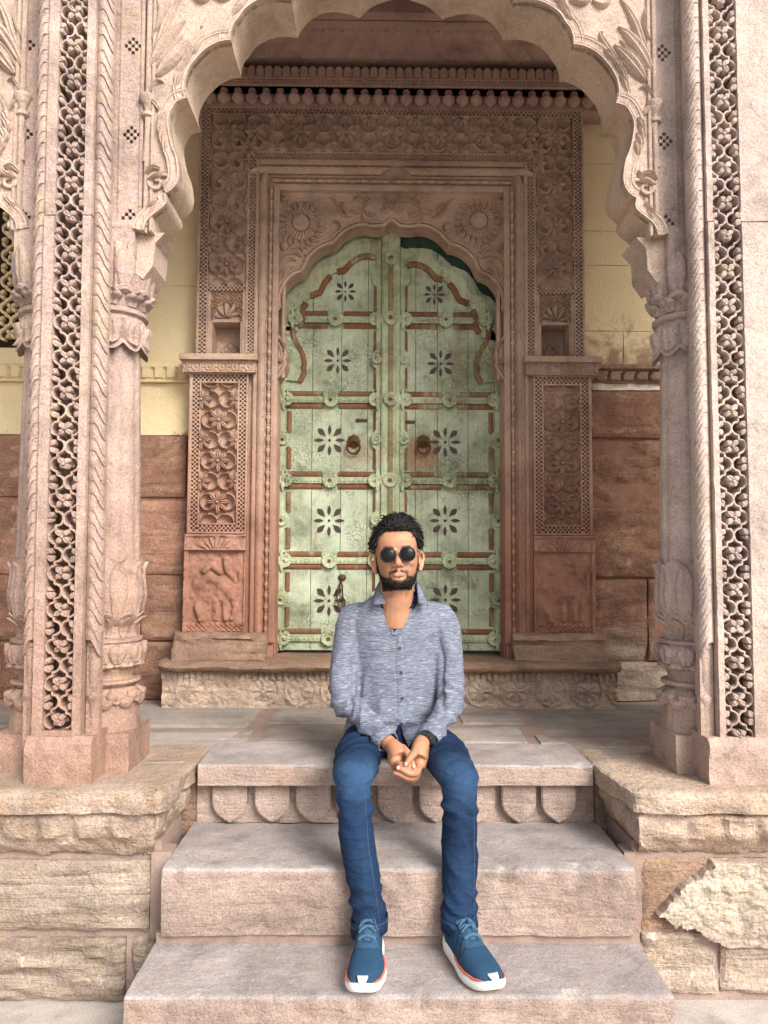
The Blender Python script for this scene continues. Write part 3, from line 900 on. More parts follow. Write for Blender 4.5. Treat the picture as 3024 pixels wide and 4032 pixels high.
PSETS = [(29, 35, 10, .92, .009, False, 26, .006), (24, 28, 10, .80, .010, False, 0, .006), (17, 21, 10, .86, .013, False, 0, 0.0), (15, 17, 10, .80, .010, False, 0, .004), (4, 8, 10, .86, .012, True, 0, .006),
         (43, 46, 10, .86, .013, True, 0, .010), (51, 54, 10, .84, .013, False, 0, .006), (55, 60, 10, .90, .012, False, 0, 0.0)]
PMESH = {}
def petals_for(c, mat, S):
    if mat.name not in PMESH:
        PMESH[mat.name] = [wrap_petal(a, b, n, wf, h, mat, rev, ve, ov) for (a, b, n, wf, h, rev, ve, ov) in PSETS]
    for k, ps in enumerate(PSETS):
        n = ps[2]
        for q in range(n):
            ang = 2 * math.pi * (q + (.5 if k in (1, 3, 5, 6) else 0)) / n
            if math.sin(ang - math.pi / 2) > .55: continue      # carved into the pier at the back
            put('petal', PMESH[mat.name][k], c, M=Matrix.Rotation(ang, 4, 'Z') @ Matrix.Diagonal((1, 1, 1, 1)))
ZPL = W(2640, 2895, YC - .12)[1]           # top of the column's square plinth
ZAB0, ZAB1 = W(2640, 1020, YC - .12)[1], W(2640, 905, YC - .12)[1]

def pierced(mb, x0, x1, z0, z1, y, holes, hd=.03):
    """flat face with square holes sunk into it; holes = [(xa, xb, za, zb)]"""
    xs = sorted({x0, x1, *[h[0] for h in holes], *[h[1] for h in holes]})
    zs = sorted({z0, z1, *[h[2] for h in holes], *[h[3] for h in holes]})
    for i in range(len(xs) - 1):
        for j in range(len(zs) - 1):
            cx, cz = (xs[i] + xs[i + 1]) / 2, (zs[j] + zs[j + 1]) / 2
            if any(h[0] < cx < h[1] and h[2] < cz < h[3] for h in holes):
                a, b, c, d = xs[i], xs[i + 1], zs[j], zs[j + 1]
                mb.add([(a, y, c), (b, y, c), (b, y, d), (a, y, d), (a, y + hd, c), (b, y + hd, c), (b, y + hd, d), (a, y + hd, d)],
                       [(4, 5, 6, 7), (0, 1, 5, 4), (1, 2, 6, 5), (2, 3, 7, 6), (3, 0, 4, 7)])
            else:
                a, b, c, d = xs[i], xs[i + 1], zs[j], zs[j + 1]
                mb.add([(a, y, c), (b, y, c), (b, y, d), (a, y, d)], [(0, 1, 2, 3)])
    return mb
def diamond(cx, cz, s, half=False):
    H = []
    for i in range(-2, 3):
        for j in range(-2, 3):
            if abs(i) + abs(j) <= 2 and (i + j) % 2 == 0:
                if half and j < 0: continue
                H.append((cx + i * s - s * .5, cx + i * s + s * .5, cz + j * s * 1.05 - s * .52, cz + j * s * 1.05 + s * .52))
    return H

ZTOP = 4.35
LATM = {}
def make_pier(name, label, mat, mirror, cx_lat, col_xs, wide, pin, pho):
    """built in local x (lattice centred on 0), inner side = +x; mirrored for the opposite pier"""
    S = -1 if mirror else 1
    root = thing(name, label, 'pier', (cx_lat, 2.55, ZS), group='carved piers of the porch')
    def part(nm, mb, par=None, smooth=35, mt=None):
        if mirror: mb = MB().xadd(mb, MX)
        return mb.build(nm, mt or mat, par or root, smooth)
    zl0 = .845 - ZS if not mirror else .80 - ZS
    zj = 2.565 - ZS; zt = ZTOP - ZS
    hw = LW / 2
    fo = .034; fi = .028 if not wide else .020
    # plinth block under the lattice
    part('plinth', MB().hf(-hw - fo - .012, hw + fi + .045, 0, .15, -.022, .011, lambda X, Z: fbm(X * 14, Z * 14, 3 if mirror else 8, 5) * .018 - np.clip(Z - .13, 0, 1) * .8, depth=.16))
    for nm, za, zb, yo in (('lattice_frame', .14, zj - .003, 0.0), ('lattice_frame', zj + .003, zt, .004)):
        xo = -hw - fo if not wide else -hw - 1.2
        fr = MB().hf(xo, -hw, za, zb, yo, .016, lambda X, Z: fbm(X * 30, Z * 30, 5, 4) * .006, depth=.13)
        fr.hf(hw, hw + fi, za, zb, yo, .010, lambda X, Z: fbm(X * 30, Z * 30, 6, 4) * .006, depth=.13)
        if za < 1: fr.box(-hw - .001, hw + .001, yo + .004, .13, za, zl0)
        part(nm, fr)
    part('lattice_recess', MB().box(-hw - .02, hw + .02, .10, .16, .13, zt))
    key = mat.name
    if key not in LATM: LATM[key] = [lattice_mesh(mat=mat, seed=q + 1) for q in range(7)]
    n = int((zt - zl0) / LP) + 1
    off = (zj - zl0) % LP
    for k in range(n):
        z = zl0 + .03 + k * LP
        o = put('lattice_unit', LATM[key][(k * 3) % 7], root, (0, .010 + (.003 if z > zj else 0), z))
    # twisted leaf moulding on the inner corner (and outer corner of the free pier)
    rl = rope_leaf_mesh(.054, .048, .019, mat)
    zb0 = .44
    sides = [1] if wide else [1, -1]
    for sd in sides:
        xr = (hw + fi + .026) if sd > 0 else -(hw + fo + .022)
        m = int((zt - zb0) / .048)
        core = MB().box(xr - .022, xr + .022, .035, .062, .1, zt)
        core.box(xr - .022 - (.012 if sd > 0 else -.012), xr + .006 * (-sd) + (.006 if sd > 0 else -.006), .0615, .13, .1, zt)
        core.lathe([(.001, .29), (.018, .30), (.022, .33), (.020, .36), (.023, .40), (.021, .43), (.026, .437), (.026, .447), (.012, .452)], xr, .05, 20)
        core.lathe([(.016, .13), (.018, .2), (.019, .25), (.026, .262), (.026, .272), (.015, .285)], xr, .05, 20)
        part('moulding_core', core)
        for k in range(m):
            z = zb0 + .075 + k * .048
            M = T(xr * S, .036, z) @ Matrix.Rotation(R(26 * sd * S), 4, 'Z') @ Matrix.Diagonal((sd * S, 1, 1 + .08 * math.sin(k * 2.3), 1))
            put('rope_leaf', rl, root, M=M)
    # columns behind the corners
    for i, xc in enumerate(col_xs):
        c = put('column', None, root, ((xc) * S, YC - 2.55, 0))
        for nm, mb in COLP:
            b = MB().xadd(mb, T(0, 0, -ZS))
            b.build(nm, mat, c, 40)
        petals_for(c, mat, S)
        MB().hf(-.125, .125, 0, ZPL - ZS, -.125, .013, lambda X, Z: fbm(X * 16, Z * 16, 12 + i, 5) * .012, depth=.25).build('column_plinth', mat, c)
        MB().hf(-.108, .108, ZAB0 - ZS, ZAB1 - ZS, -.108, .014, lambda X, Z: fbm(X * 20, Z * 20, 22 + i, 4) * .006, depth=.24).build('abacus', mat, c)
        # square pilaster above the capital, pierced with little chequer lozenges
        ab = ZAB1 - ZS + .004
        pm = MB()
        s = .0123
        xa, xb = -.06, pin
        zh = [W(512, y_, 2.69)[1] - ZS for y_ in (858, 530, 180)]
        holes = diamond(pho, zh[0], s, True) + diamond(pho, zh[1], s) + diamond(pho, zh[2], s)
        pierced(pm, xa, xb, ab, zt, -.098, holes)
        pm.box(xa, xb, -.0975, .10, ab, zt, 0, 'f')
        pm.bbox(xb - .014, xb + .001, -.104, -.05, ab, zt, .004)
        pm.bbox(pho - .046, pho - .036, -.102, -.05, ab, zt, .003)
        pm.bbox(xa, xb + .006, -.108, .10, ab - .012, ab + .012, .004)
        if (S < 0) != (i == 1): pm = MB().xadd(pm, MX)
        pm.build('upper_pilaster', mat, c)
    return root
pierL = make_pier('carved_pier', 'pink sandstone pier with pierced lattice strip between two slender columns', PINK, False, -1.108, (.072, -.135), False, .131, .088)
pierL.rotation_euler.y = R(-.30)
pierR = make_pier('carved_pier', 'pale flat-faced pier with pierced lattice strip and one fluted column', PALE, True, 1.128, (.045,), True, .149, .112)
pierR.rotation_euler.y = R(-.25)

# ------------------------------------------------------------------ multifoil arch
YA0, YA1 = 2.685, 2.89
def arch_curve():
    low = [(2612, 935), (2585, 932), (2579, 908), (2566, 886), (2539, 862), (2509, 838), (2496, 815), (2501, 786)]
    c1 = smoothpath([W(x, y, YA0) for x, y in low[1:]], 4)
    c2 = smoothpath([W(x, y, YA0) for x, y in [(2501, 786), (2479, 773), (2457, 745), (2449, 712), (2451, 680), (2459, 635), (2477, 588), (2490, 519), (2488, 480), (2466, 436), (2445, 421), (2421, 415)]], 4)
    c3 = smoothpath([W(x, y, YA0) for x, y in [(2421, 415), (2432, 378), (2428, 339), (2412, 295), (2383, 255), (2347, 219), (2307, 196), (2280, 188), (2255, 185)]], 4)
    c4 = smoothpath([W(x, y, YA0) for x, y in [(2255, 185), (2253, 154), (2242, 122), (2224, 98), (2200, 62), (2157, 30), (2103, 11), (2060, 8), (2021, 12)]], 4)
    e5 = [W(x, y, YA1) for x, y in [(1993, 157), (1970, 120), (1934, 85), (1893, 61), (1831, 54), (1775, 64), (1742, 77)]]
    s4 = c4[-1]; d = np.array(s4) - np.array(e5[0])
    c5 = smoothpath([np.array(p) + d * (1 - i / 6) for i, p in enumerate(e5)], 4)
    e6 = [W(x, y, YA1) for x, y in [(1742, 77), (1713, 49), (1678, 23), (1637, 8)]]
    p6 = [np.array(p) for p in e6]
    p6 += [p6[-1] + np.array((-.028, .012)), np.array((p6[-1][0] * .45, p6[-1][1] + .045)), np.array((0.012, p6[-1][1] + .10))]
    c6 = smoothpath(p6, 4)
    out = []
    for c in (c1, c2, c3, c4, c5, c6):
        out += [np.array(p) for p in (c[:-1] if c is not c6 else c)]
    k = [len(c1) - 1]
    for c in (c2, c3, c4, c5): k.append(k[-1] + len(c) - 1)
    return out, k
AC, AK = arch_curve()
AC = [np.array((max(p[0] - .012, 0.0 if i == len(AC) - 1 else .002), p[1])) for i, p in enumerate(AC)]
AC[-1][0] = 0.0
XS = .906                                   # spandrel meets the pilaster
def make_arch(name, label, mat, cx, dz=0.0):
    root = thing(name, label, 'arch', (cx, YA0, 0), group='scalloped arches of the porch')
    for sgn in (1, -1):
        pts = [(p[0], p[1]) for p in AC]
        out = pts + [(0.0, ZTOP), (XS, ZTOP), (XS, AC[0][1] - .005)]
        mb = MB().slabpoly(out, 0, YA1 - YA0, side=True, back=True, ms=1)
        # bottom corbel bracket that seats on the abacus
        z0 = AC[0][1]
        mb.slabpoly([(XS - .055, z0 + .01), (XS + .06, z0 + .01), (XS + .06, z0 - .13), (XS + .02, z0 - .16), (XS - .015, z0 - .11), (XS - .02, z0 - .03)], .03, YA1 - YA0 - .006, back=True)
        if sgn < 0: mb = MB().xadd(mb, MX)
        sp = mb.build('spandrel', [SPAN, mat], root, 20)
        rim = MB()
        # raised band that follows the foils, cusp by cusp, with a second thin roll outside it
        ks = [0] + AK + [len(AC) - 1]
        for a, b in zip(ks[:-1], ks[1:]):
            P = AC[a:b + 1]
            if len(P) < 3: continue
            def offs(P, d):
                O = []
                for i in range(len(P)):
                    t = P[min(i + 1, len(P) - 1)] - P[max(i - 1, 0)]; t = t / (np.hypot(*t) + 1e-9)
                    O.append(P[i] + np.array((t[1], -t[0])) * d)
                return O
            rim.ribbon(offs(P, .0165), .030, -.010, .02, False, -.004)
            rim.ribbon(offs(P, .004), .008, -.015, .02, False, -.002)
            rim.ribbon(offs(P, .036), .010, -.013, .02, False, -.003)
        if sgn < 0: rim = MB().xadd(rim, MX)
        rim.build('foil_moulding', SPAN, root, 40)
        def leaf(nm, sp_, wd, h, y=0.0, n=1):
            b = MB().leaf(smoothpath(sp_, 3), wd, h, y)
            if sgn < 0: b = MB().xadd(b, MX)
            return b.build(nm, SPAN, root, 50)
        def q(*pp): return [np.array(W(x, y, YA0)) - np.array((.012, 0)) for x, y in pp]
        # acanthus spray growing from the pilaster edge
        leaf('acanthus_leaf', q((2570, 290), (2528, 215), (2480, 150), (2432, 108)), .050, .024)
        leaf('acanthus_leaf', q((2556, 300), (2510, 240), (2470, 195), (2440, 160)), .026, .016)
        leaf('acanthus_leaf', q((2545, 325), (2500, 270), (2455, 218), (2416, 180)), .052, .026)
        leaf('acanthus_leaf', q((2530, 325), (2490, 285), (2460, 255), (2425, 215)), .024, .016)
        leaf('acanthus_leaf', q((2565, 250), (2530, 180), (2505, 110), (2470, 40), (2440, 0)), .034, .020)
        leaf('leaf_bud', q((2440, 255), (2405, 210), (2375, 165), (2362, 132), (2375, 128)), .030, .018)
        # overlapping bud leaves on the mouldings of two foils
        for pp in (((2372, 205), (2392, 218), (2412, 245)), ((2400, 235), (2428, 255), (2445, 285)), ((2412, 260), (2445, 285), (2462, 325)), ((2435, 305), (2460, 335), (2468, 375)),
                   ((2505, 470), (2520, 490), (2532, 520)), ((2505, 495), (2525, 520), (2532, 555)), ((2500, 530), (2520, 560), (2522, 590)), ((2495, 560), (2508, 590), (2508, 625)),
                   ((2190, 20), (2225, 50), (2250, 90)), ((2170, 5), (2200, 10), (2232, 40))):
            leaf('bud_leaf', q(*pp), .030, .022, -.004)
        # scroll at the foot of the ogee
        sc = MB()
        c0 = q((2541, 742))[0]
        spi = [(c0[0] + (.040 - .0042 * i * .6) * math.cos(R(150 - i * 33)), -.006, c0[1] + (.040 - .0042 * i * .6) * math.sin(R(150 - i * 33))) for i in range(15)]
        spi = [tuple(p) for p in spi]
        up = [(p[0], -.006, p[1]) for p in q((2505, 560), (2495, 620), (2488, 670), (2490, 715))]
        sc.tube([tuple(p) for p in smoothpath(up + spi[2:][::1][::1], 2)], .0075, 8)
        sc.leaf(smoothpath(q((2585, 715), (2560, 690), (2530, 690), (2512, 700)), 3), .028, .028, 0)
        sc.leaf(smoothpath(q((2580, 735), (2550, 725), (2525, 712), (2512, 672)), 3), .022, .026, 0)
        sc.leaf(smoothpath(q((2590, 850), (2555, 828), (2536, 800), (2534, 775)), 3), .020, .022, 0)
        sc.leaf(smoothpath(q((2578, 880), (2550, 840), (2535, 795)), 3), .018, .016, 0)
        if sgn < 0: sc = MB().xadd(sc, MX)
        sc.build('scroll', SPAN, root, 50)
        st = MB()
        st.tube([(p[0], .0, p[1]) for p in smoothpath(q((2586, 660), (2580, 560), (2572, 470)), 4)], .011, 8)
        st.lathe([(.012, -.02), (.024, -.012), (.024, 0.0), (.012, .006), (.020, .03), (.034, .055), (.030, .066)], *(q((2578, 470))[0][0], .004), 14)
        zc = q((2578, 470))[0][1]
        st.v[-1][:, 2] += zc
        if sgn < 0: st = MB().xadd(st, MX)
        st.build('vase_stem', SPAN, root, 50)
        for pp, wd in ((((2586, 440), (2560, 425), (2535, 450), (2525, 470)), .024), (((2572, 400), (2560, 370), (2540, 345), (2515, 350)), .018), (((2575, 200), (2540, 130), (2535, 60), (2550, 25), (2565, 40)), .014),
                       (((2240, 0), (2280, 18), (2310, 12), (2330, -10)), .018), (((2330, 5), (2365, 28), (2395, 15), (2400, -15)), .018)):
            leaf('tendril', q(*pp), wd, .018)
        b = MB().bbox(XS - .002, XS + .016, -.012, .1, AC[0][1] + .02, ZTOP, .007)
        b.bbox(XS - .020, XS - .006, -.010, .1, AC[0][1], ZTOP, .005)
        if sgn < 0: b = MB().xadd(b, MX)
        b.build('edge_roll', SPAN, root, 50)
    return root
arch = make_arch('scalloped_arch', 'cream scalloped stone arch with acanthus carving framing the green doorway', CREAM, .012)
arch2 = make_arch('scalloped_arch', 'scalloped arch of the neighbouring bay cut off beyond the two-column pier', PALE, -2.262)
# unseen facade above the arches, added to block the sky overhead
fac = MB().box(-4.2, 4.2, 2.60, 2.95, ZTOP - .01, 7.5).build('unseen_upper_facade', CREAM)
tag(fac, 'plain unseen facade above the scalloped arches, blocking the sky', 'wall')
# ------------------------------------------------------------------ carved door surround
YF = 3.90
sur = thing('door_surround', 'carved brown sandstone portal with flower panels and niches around the green double door', 'door surround', (0, YF, .907))
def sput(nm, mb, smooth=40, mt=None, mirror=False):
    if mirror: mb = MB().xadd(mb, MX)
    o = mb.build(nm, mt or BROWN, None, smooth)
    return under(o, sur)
def xz(px): return abs(W(px, 1000, YF)[0])
def zs(y): return zy(y, YF)
XO, XK1, XK0, XP1, XP0, XC1, XC0 = 1.0, .986, .953, .944, .752, .736, .706
XR1, XR0, XB1, XB0, XI = .684, .650, .637, .614, .582
zT = zs(441) + .03; zK1 = zs(441); zK0 = zs(420) if False else zs(452)
zOT = zs(426)                                  # top of the outer chequer row
zP1, zP0 = zs(458), zs(600)                    # flower band
zC1, zC0 = zs(608), zs(634)                    # inner chequer
zR1, zR0 = zs(656), zs(690)
zB1, zB0 = zs(701), zs(728)
zI = zs(752)
zSH = zy(1397, 3.84)                           # top of shelf
zNT = zs(1160)                                 # top of niche square
# body behind all strips
body = MB()
for sg in (1, -1):
    b = MB().box(XI + .006, XP0 + .0005, .016 + YF, YF + .16, .907, zOT + .01)
    b.box(XP1 - .0005, XO, .016 + YF, YF + .16, .907, zOT + .01)
    b.box(XP0 + .001, XP1 - .001, .05 + YF, YF + .16, zNT + .009, zP1 - .001)
    b.box(XP0 + .001, XP1 - .001, .016 + YF, YF + .16, zNT + .010, zNT + .044)
    b.box(XP0 + .001, XP1 - .001, .016 + YF, YF + .16, zP1, zOT + .0095)
    b.box(XP0 + .001, XP1 - .001, .052 + YF, YF + .16, .907, zSH - .003)
    b.box(XP0 + .001, XP1 - .001, .158 + YF, YF + .161, zSH - .01, zNT + .02)
    body.xadd(b, None if sg > 0 else MX)
body.box(-XP0, XP0, .0165 + YF, YF + .1595, zI + .006, zP0)
body.box(-XP0, XP0, .05 + YF, YF + .159, zP0 + .0005, zP1)
body.box(-XP0, XP0, .0165 + YF, YF + .1595, zP1 + .0005, zOT + .0105)
sput('portal_body', body)
# flat fillets
fil = MB()
def fr_rect(mb, x1, x0, zt_, zb_top, ybot, y, dep):     # an upside-down U between |x| x0..x1 and z up to zt_
    for sg in (1, -1):
        b = MB().bbox(x0, x1, y, y + dep, ybot, zt_, .003)
        mb.xadd(b, None if sg > 0 else MX)
    mb.bbox(-x0 + .0005, x0 - .0005, y, y + dep, zb_top, zt_, .003)
fr_rect(fil, XO, XK1 + .001, zOT + .012, zOT + .001, zSH, YF - .010, .05)
fr_rect(fil, XK0 - .001, XP1 + .001, zP1 + .007, zP1 + .0005, zSH, YF - .006, .05)
fr_rect(fil, XP0 - .001, XC1 + .001, zP0 - .0005, zC1 + .001, zSH, YF - .006, .05)
fr_rect(fil, XC0 - .001, XR1 + .001, zC0 - .001, zR1 + .001, .98, YF - .012, .05)
fr_rect(fil, XB0 - .001, XI, zB0 - .001, zI, .98, YF - .004, .10)
fr_rect(fil, XR0 - .001, XB1 + .001, zR0 - .001, zB1 + .001, .98, YF + .006, .05)
sput('fillet', fil, 30)
# chequer borders
ck = MB()
cell = .0108
for sg in (1, -1):
    b = MB()
    b.checker(XK0, XK1, zSH, zOT, YF - .004, cell, .022)
    b.checker(XC0, XC1, zSH, zC1, YF - .004, .0098, .022)
    b.checker(XP0 + .001, XP1 - .001, zNT + .012, zNT + .042, YF - .004, .0105, .022)
    ck.xadd(b, None if sg > 0 else MX)
ck.checker(-XK0, XK0, zP1 + .009, zOT, YF - .004, cell, .022)
ck.checker(-XC0, XC0, zC0, zC1, YF - .004, .0098, .022)
tag(sput('chequer_border', ck, False), kind='stuff')
# flower panels
PV = .2215
def lattice_relief(s, t, P, phase=0.0):
    s = ((s - phase) / P) % 1.0
    out = np.full(np.broadcast(s, t).shape, -.009)
    def circ(cs, ct, r):
        ds = np.abs(s - cs); ds = np.minimum(ds, 1 - ds) * P
        d = np.hypot(ds, t - ct)
        return np.where(d < r, -.018 + .022 * (d / r) ** 2.2, -.009), np.exp(-((d - r) / .0042) ** 4) * .017
    bowls = np.full(out.shape, -.009); ridge = np.zeros(out.shape)
    for cs, ct in ((0, .047), (0, -.047), (.5, .041), (.5, -.041)):
        b, r_ = circ(cs, ct, .0435)
        bowls = np.where(b != -.009, b, bowls)
        ridge = np.maximum(ridge, r_)
    for ct in (-.045, .045):
        q = np.exp(-((np.abs(t - ct)) / .005) ** 2) * .015 * np.where((np.abs(s - .25) < .07) | (np.abs(s - .75) < .07), 1, 0)
        ridge = np.maximum(ridge, q)
    return bowls + ridge
def rosette_mesh(n, R_, a0=0.0, a1=360.0, w=.0235, name='rosette', h=.017):
    mb = MB()
    for k in range(n):
        a = a0 + (a1 - a0) * k / (n if a1 - a0 >= 360 else n - 1)
        c, s_ = math.cos(R(a)), math.sin(R(a))
        mb.leaf([(c * R_ * t, s_ * R_ * t) for t in (.13, .4, .7, 1.0)], w, h, 0.002, 0, .55, back=.026)
    mb.ell((0, -h * .7, 0), (R_ * .14, .006, R_ * .14), 8, 6)
    return mb.mesh(name, BROWN, 40)
ROS = rosette_mesh(8, .056, 0, 360, .0245)
ROSH = rosette_mesh(5, .052, 90, 270, .022, 'half_rosette')
def ros(mesh, x, z, rot=0.0, mirror=False, sc=1.0, y=YF, nm='rosette'):
    M = T(x, y - .008, z) @ RY(R(rot)) @ Matrix.Diagonal((-sc if mirror else sc, 1, sc, 1))
    return under(put(nm, mesh, None, M=M), sur)
xm = (XP1 + XP0) / 2
zpan0 = zNT + .045
zc0 = zs(1050)                                  # a centred flower sits here
for sg in (1, -1):
    def fn(X, Z): return lattice_relief(Z, np.abs(X) - xm, PV, zc0) + fbm(X * 40, Z * 40, 3, 2) * .0015
    x0, x1 = (XP0, XP1) if sg > 0 else (-XP1, -XP0)
    sput('flower_panel', MB().hf(x0, x1, zpan0, zP1, YF + .004, .0025, fn))
    for k in range(-1, 7):
        z = zc0 + k * PV
        if zpan0 + .03 < z < zP1 - .05: ros(ROS, sg * xm, z)
        z2 = z + PV / 2
        if zpan0 + .005 < z2 < zP0 - .02:
            ros(ROSH, sg * (XP1 - .004), z2, 0, sg < 0)
            ros(ROSH, sg * (XP0 + .004), z2, 0, sg > 0)
zmid = (zP1 + zP0) / 2
PH = .2385
sput('flower_panel', MB().hf(-XP0, XP0, zP0, zP1, YF + .004, .0025, lambda X, Z: lattice_relief(X, Z - zmid, PH, 0) + fbm(X * 40, Z * 40, 4, 2) * .0015))
for k in range(-3, 4):
    ros(ROS, k * PH, zmid)
    if k < 3:
        ros(ROSH, k * PH + PH / 2, zP1 - .006, 270 if True else 0)
        ros(ROSH, k * PH + PH / 2, zP0 + .006, 90)
for sg in (1, -1): ros(ROS, sg * (xm), zmid + .0)
for sg in (1, -1): ros(ROS, sg * (XC1 + .012), zP0 + .012, 0, False, 1.1)
# twisted leaf row and bead row
lf = rope_leaf_mesh(XR1 - XR0 + .008, .0455, .014, BROWN, 'leaf_moulding')
nleaf = int((zR1 - 1.02) / .0455)
for sg in (1, -1):
    for k in range(nleaf):
        z = 1.04 + k * .0455
        under(put('leaf_moulding', lf, None, M=T(sg * (XR1 + XR0) / 2, YF + .001, z) @ Matrix.Diagonal((sg, 1, 1, 1))), sur)
zr = (zR1 + zR0) / 2
nh = int(2 * XR0 / .0455)
for k in range(nh + 1):
    x = -XR0 + .0455 * (k + .5) * (2 * XR0 / (.0455 * (nh + 1)))
    sg = 1 if x > 0 else -1
    under(put('leaf_moulding', lf, None, M=T(x, YF + .001, zr) @ RY(R(-90 * sg)) @ Matrix.Diagonal((-sg, 1, 1, 1))), sur)
bm = MB()
bm.tube([(0, 0, -.024), (0, -.002, -.018), (0, -.003, -.004), (0, -.004, .006), (0, -.004, .016), (0, 0, .022)], [.005, .006, .009, .0125, .010, .005], 8)
bm.tube([(0, 0, .023), (0, 0, .030)], [.011, .011], 8)
bead = bm.mesh('spindle_bead', BROWN, 50)
for sg in (1, -1):
    for k in range(int((zB1 - 1.02) / .0565)):
        under(put('spindle_bead', bead, None, M=T(sg * (XB1 + XB0) / 2, YF + .004, 1.04 + k * .0565)), sur)
for k in range(22):
    x = (k - 10.5) * .0565
    under(put('spindle_bead', bead, None, M=T(x, YF + .004, (zB1 + zB0) / 2) @ RY(R(90 if x > 0 else -90))), sur)

# niches
def niche(X, Z, sg):
    x = (np.abs(X) - xm); z0 = zSH; z1 = zNT
    w = (XP1 - XP0) / 2 - .012
    u = x / w; H = z1 - z0
    zsp = z0 + H * .60                          # springing of the shell
    aw = .80
    arch_ = zsp + np.sqrt(np.clip(aw ** 2 - u ** 2, 0, 1)) * H * .36 + np.abs(np.sin(np.arctan2(Z - zsp, x + 1e-6) * 4.5)) * -.010
    inside = (np.abs(u) < aw + .05) & (Z < np.maximum(arch_, zsp * (np.abs(u) < aw)))
    an = np.arctan2(Z - zsp - .004, x); rr = np.hypot(x, Z - zsp)
    shell = -.034 + .024 * np.abs(np.sin(an * 5.5 + np.sin(rr * 60) * .35)) + .010 * np.exp(-((rr - .02) / .012) ** 2)
    lower = -.125 + np.where(np.abs(np.abs(x) / .050 + np.abs(Z - z0 - .062) / .055 - 1) < .12, .008, 0) + np.where(np.hypot(x, Z - z0 - .062) < .03, .008 * np.abs(np.cos(2 * np.arctan2(Z - z0 - .062, x))), 0)
    foli = -.012 + .020 * np.abs(np.sin(x * 190 + np.sin(Z * 160) * 1.5)) * np.abs(np.sin(Z * 170 + np.cos(x * 150)))
    ledge_ = (Z > zsp - .016) & (Z < zsp) & inside
    h = np.where(inside, np.where(Z > zsp, shell, lower), np.where(Z > zsp - .01, foli, -.002))
    h = np.where(ledge_, .004 - .012, h)
    return np.where(np.abs(u) > .985, .004, h)
for sg in (1, -1):
    x0, x1 = (XP0, XP1) if sg > 0 else (-XP1, -XP0)
    sput('niche', MB().hf(x0, x1, zSH - .002, zNT + .008, YF + .004, .0026, lambda X, Z: niche(X, Z, sg)), 30)
# shelves, medallion bands
zMB = zy(1470, 3.86)
zM1 = zy(1422, 3.85)
for sg in (1, -1):
    xa, xb = (XC0 - .018, 1.058)
    def m(b): return MB().xadd(b, None if sg > 0 else MX)
    nx = 60
    sh = MB().hf(xa - .012, xb + .012, zM1, zSH, 3.835, .010, lambda X, Z: fbm(X * 20, Z * 60, 6, 3) * .006 - np.clip(Z - zSH + .006, 0, 1) * .6, depth=.12)
    sput('niche_shelf', m(sh), 40)
    def med(X, Z):
        zc = (zMB + zM1) / 2; P = .0665
        s = ((X - xa) / P) % 1.0 - .5
        r = np.hypot(s * P, Z - zc)
        h = np.exp(-((r - .021) / .0035) ** 2) * .009 + np.exp(-(r / .006) ** 2) * .012
        sd = np.abs(np.abs(s) - .5)
        h = h + np.where(r > .026, .008 * np.abs(np.cos((Z - zc) * 160)) * np.exp(-(sd / .13) ** 2), 0)
        return h + np.where(np.abs(Z - zc) > (zM1 - zMB) / 2 - .006, .007, 0)
    sput('medallion_band', m(MB().hf(xa, xb, zMB, zM1 - .001, 3.865, .0035, med, depth=.1)), 40)
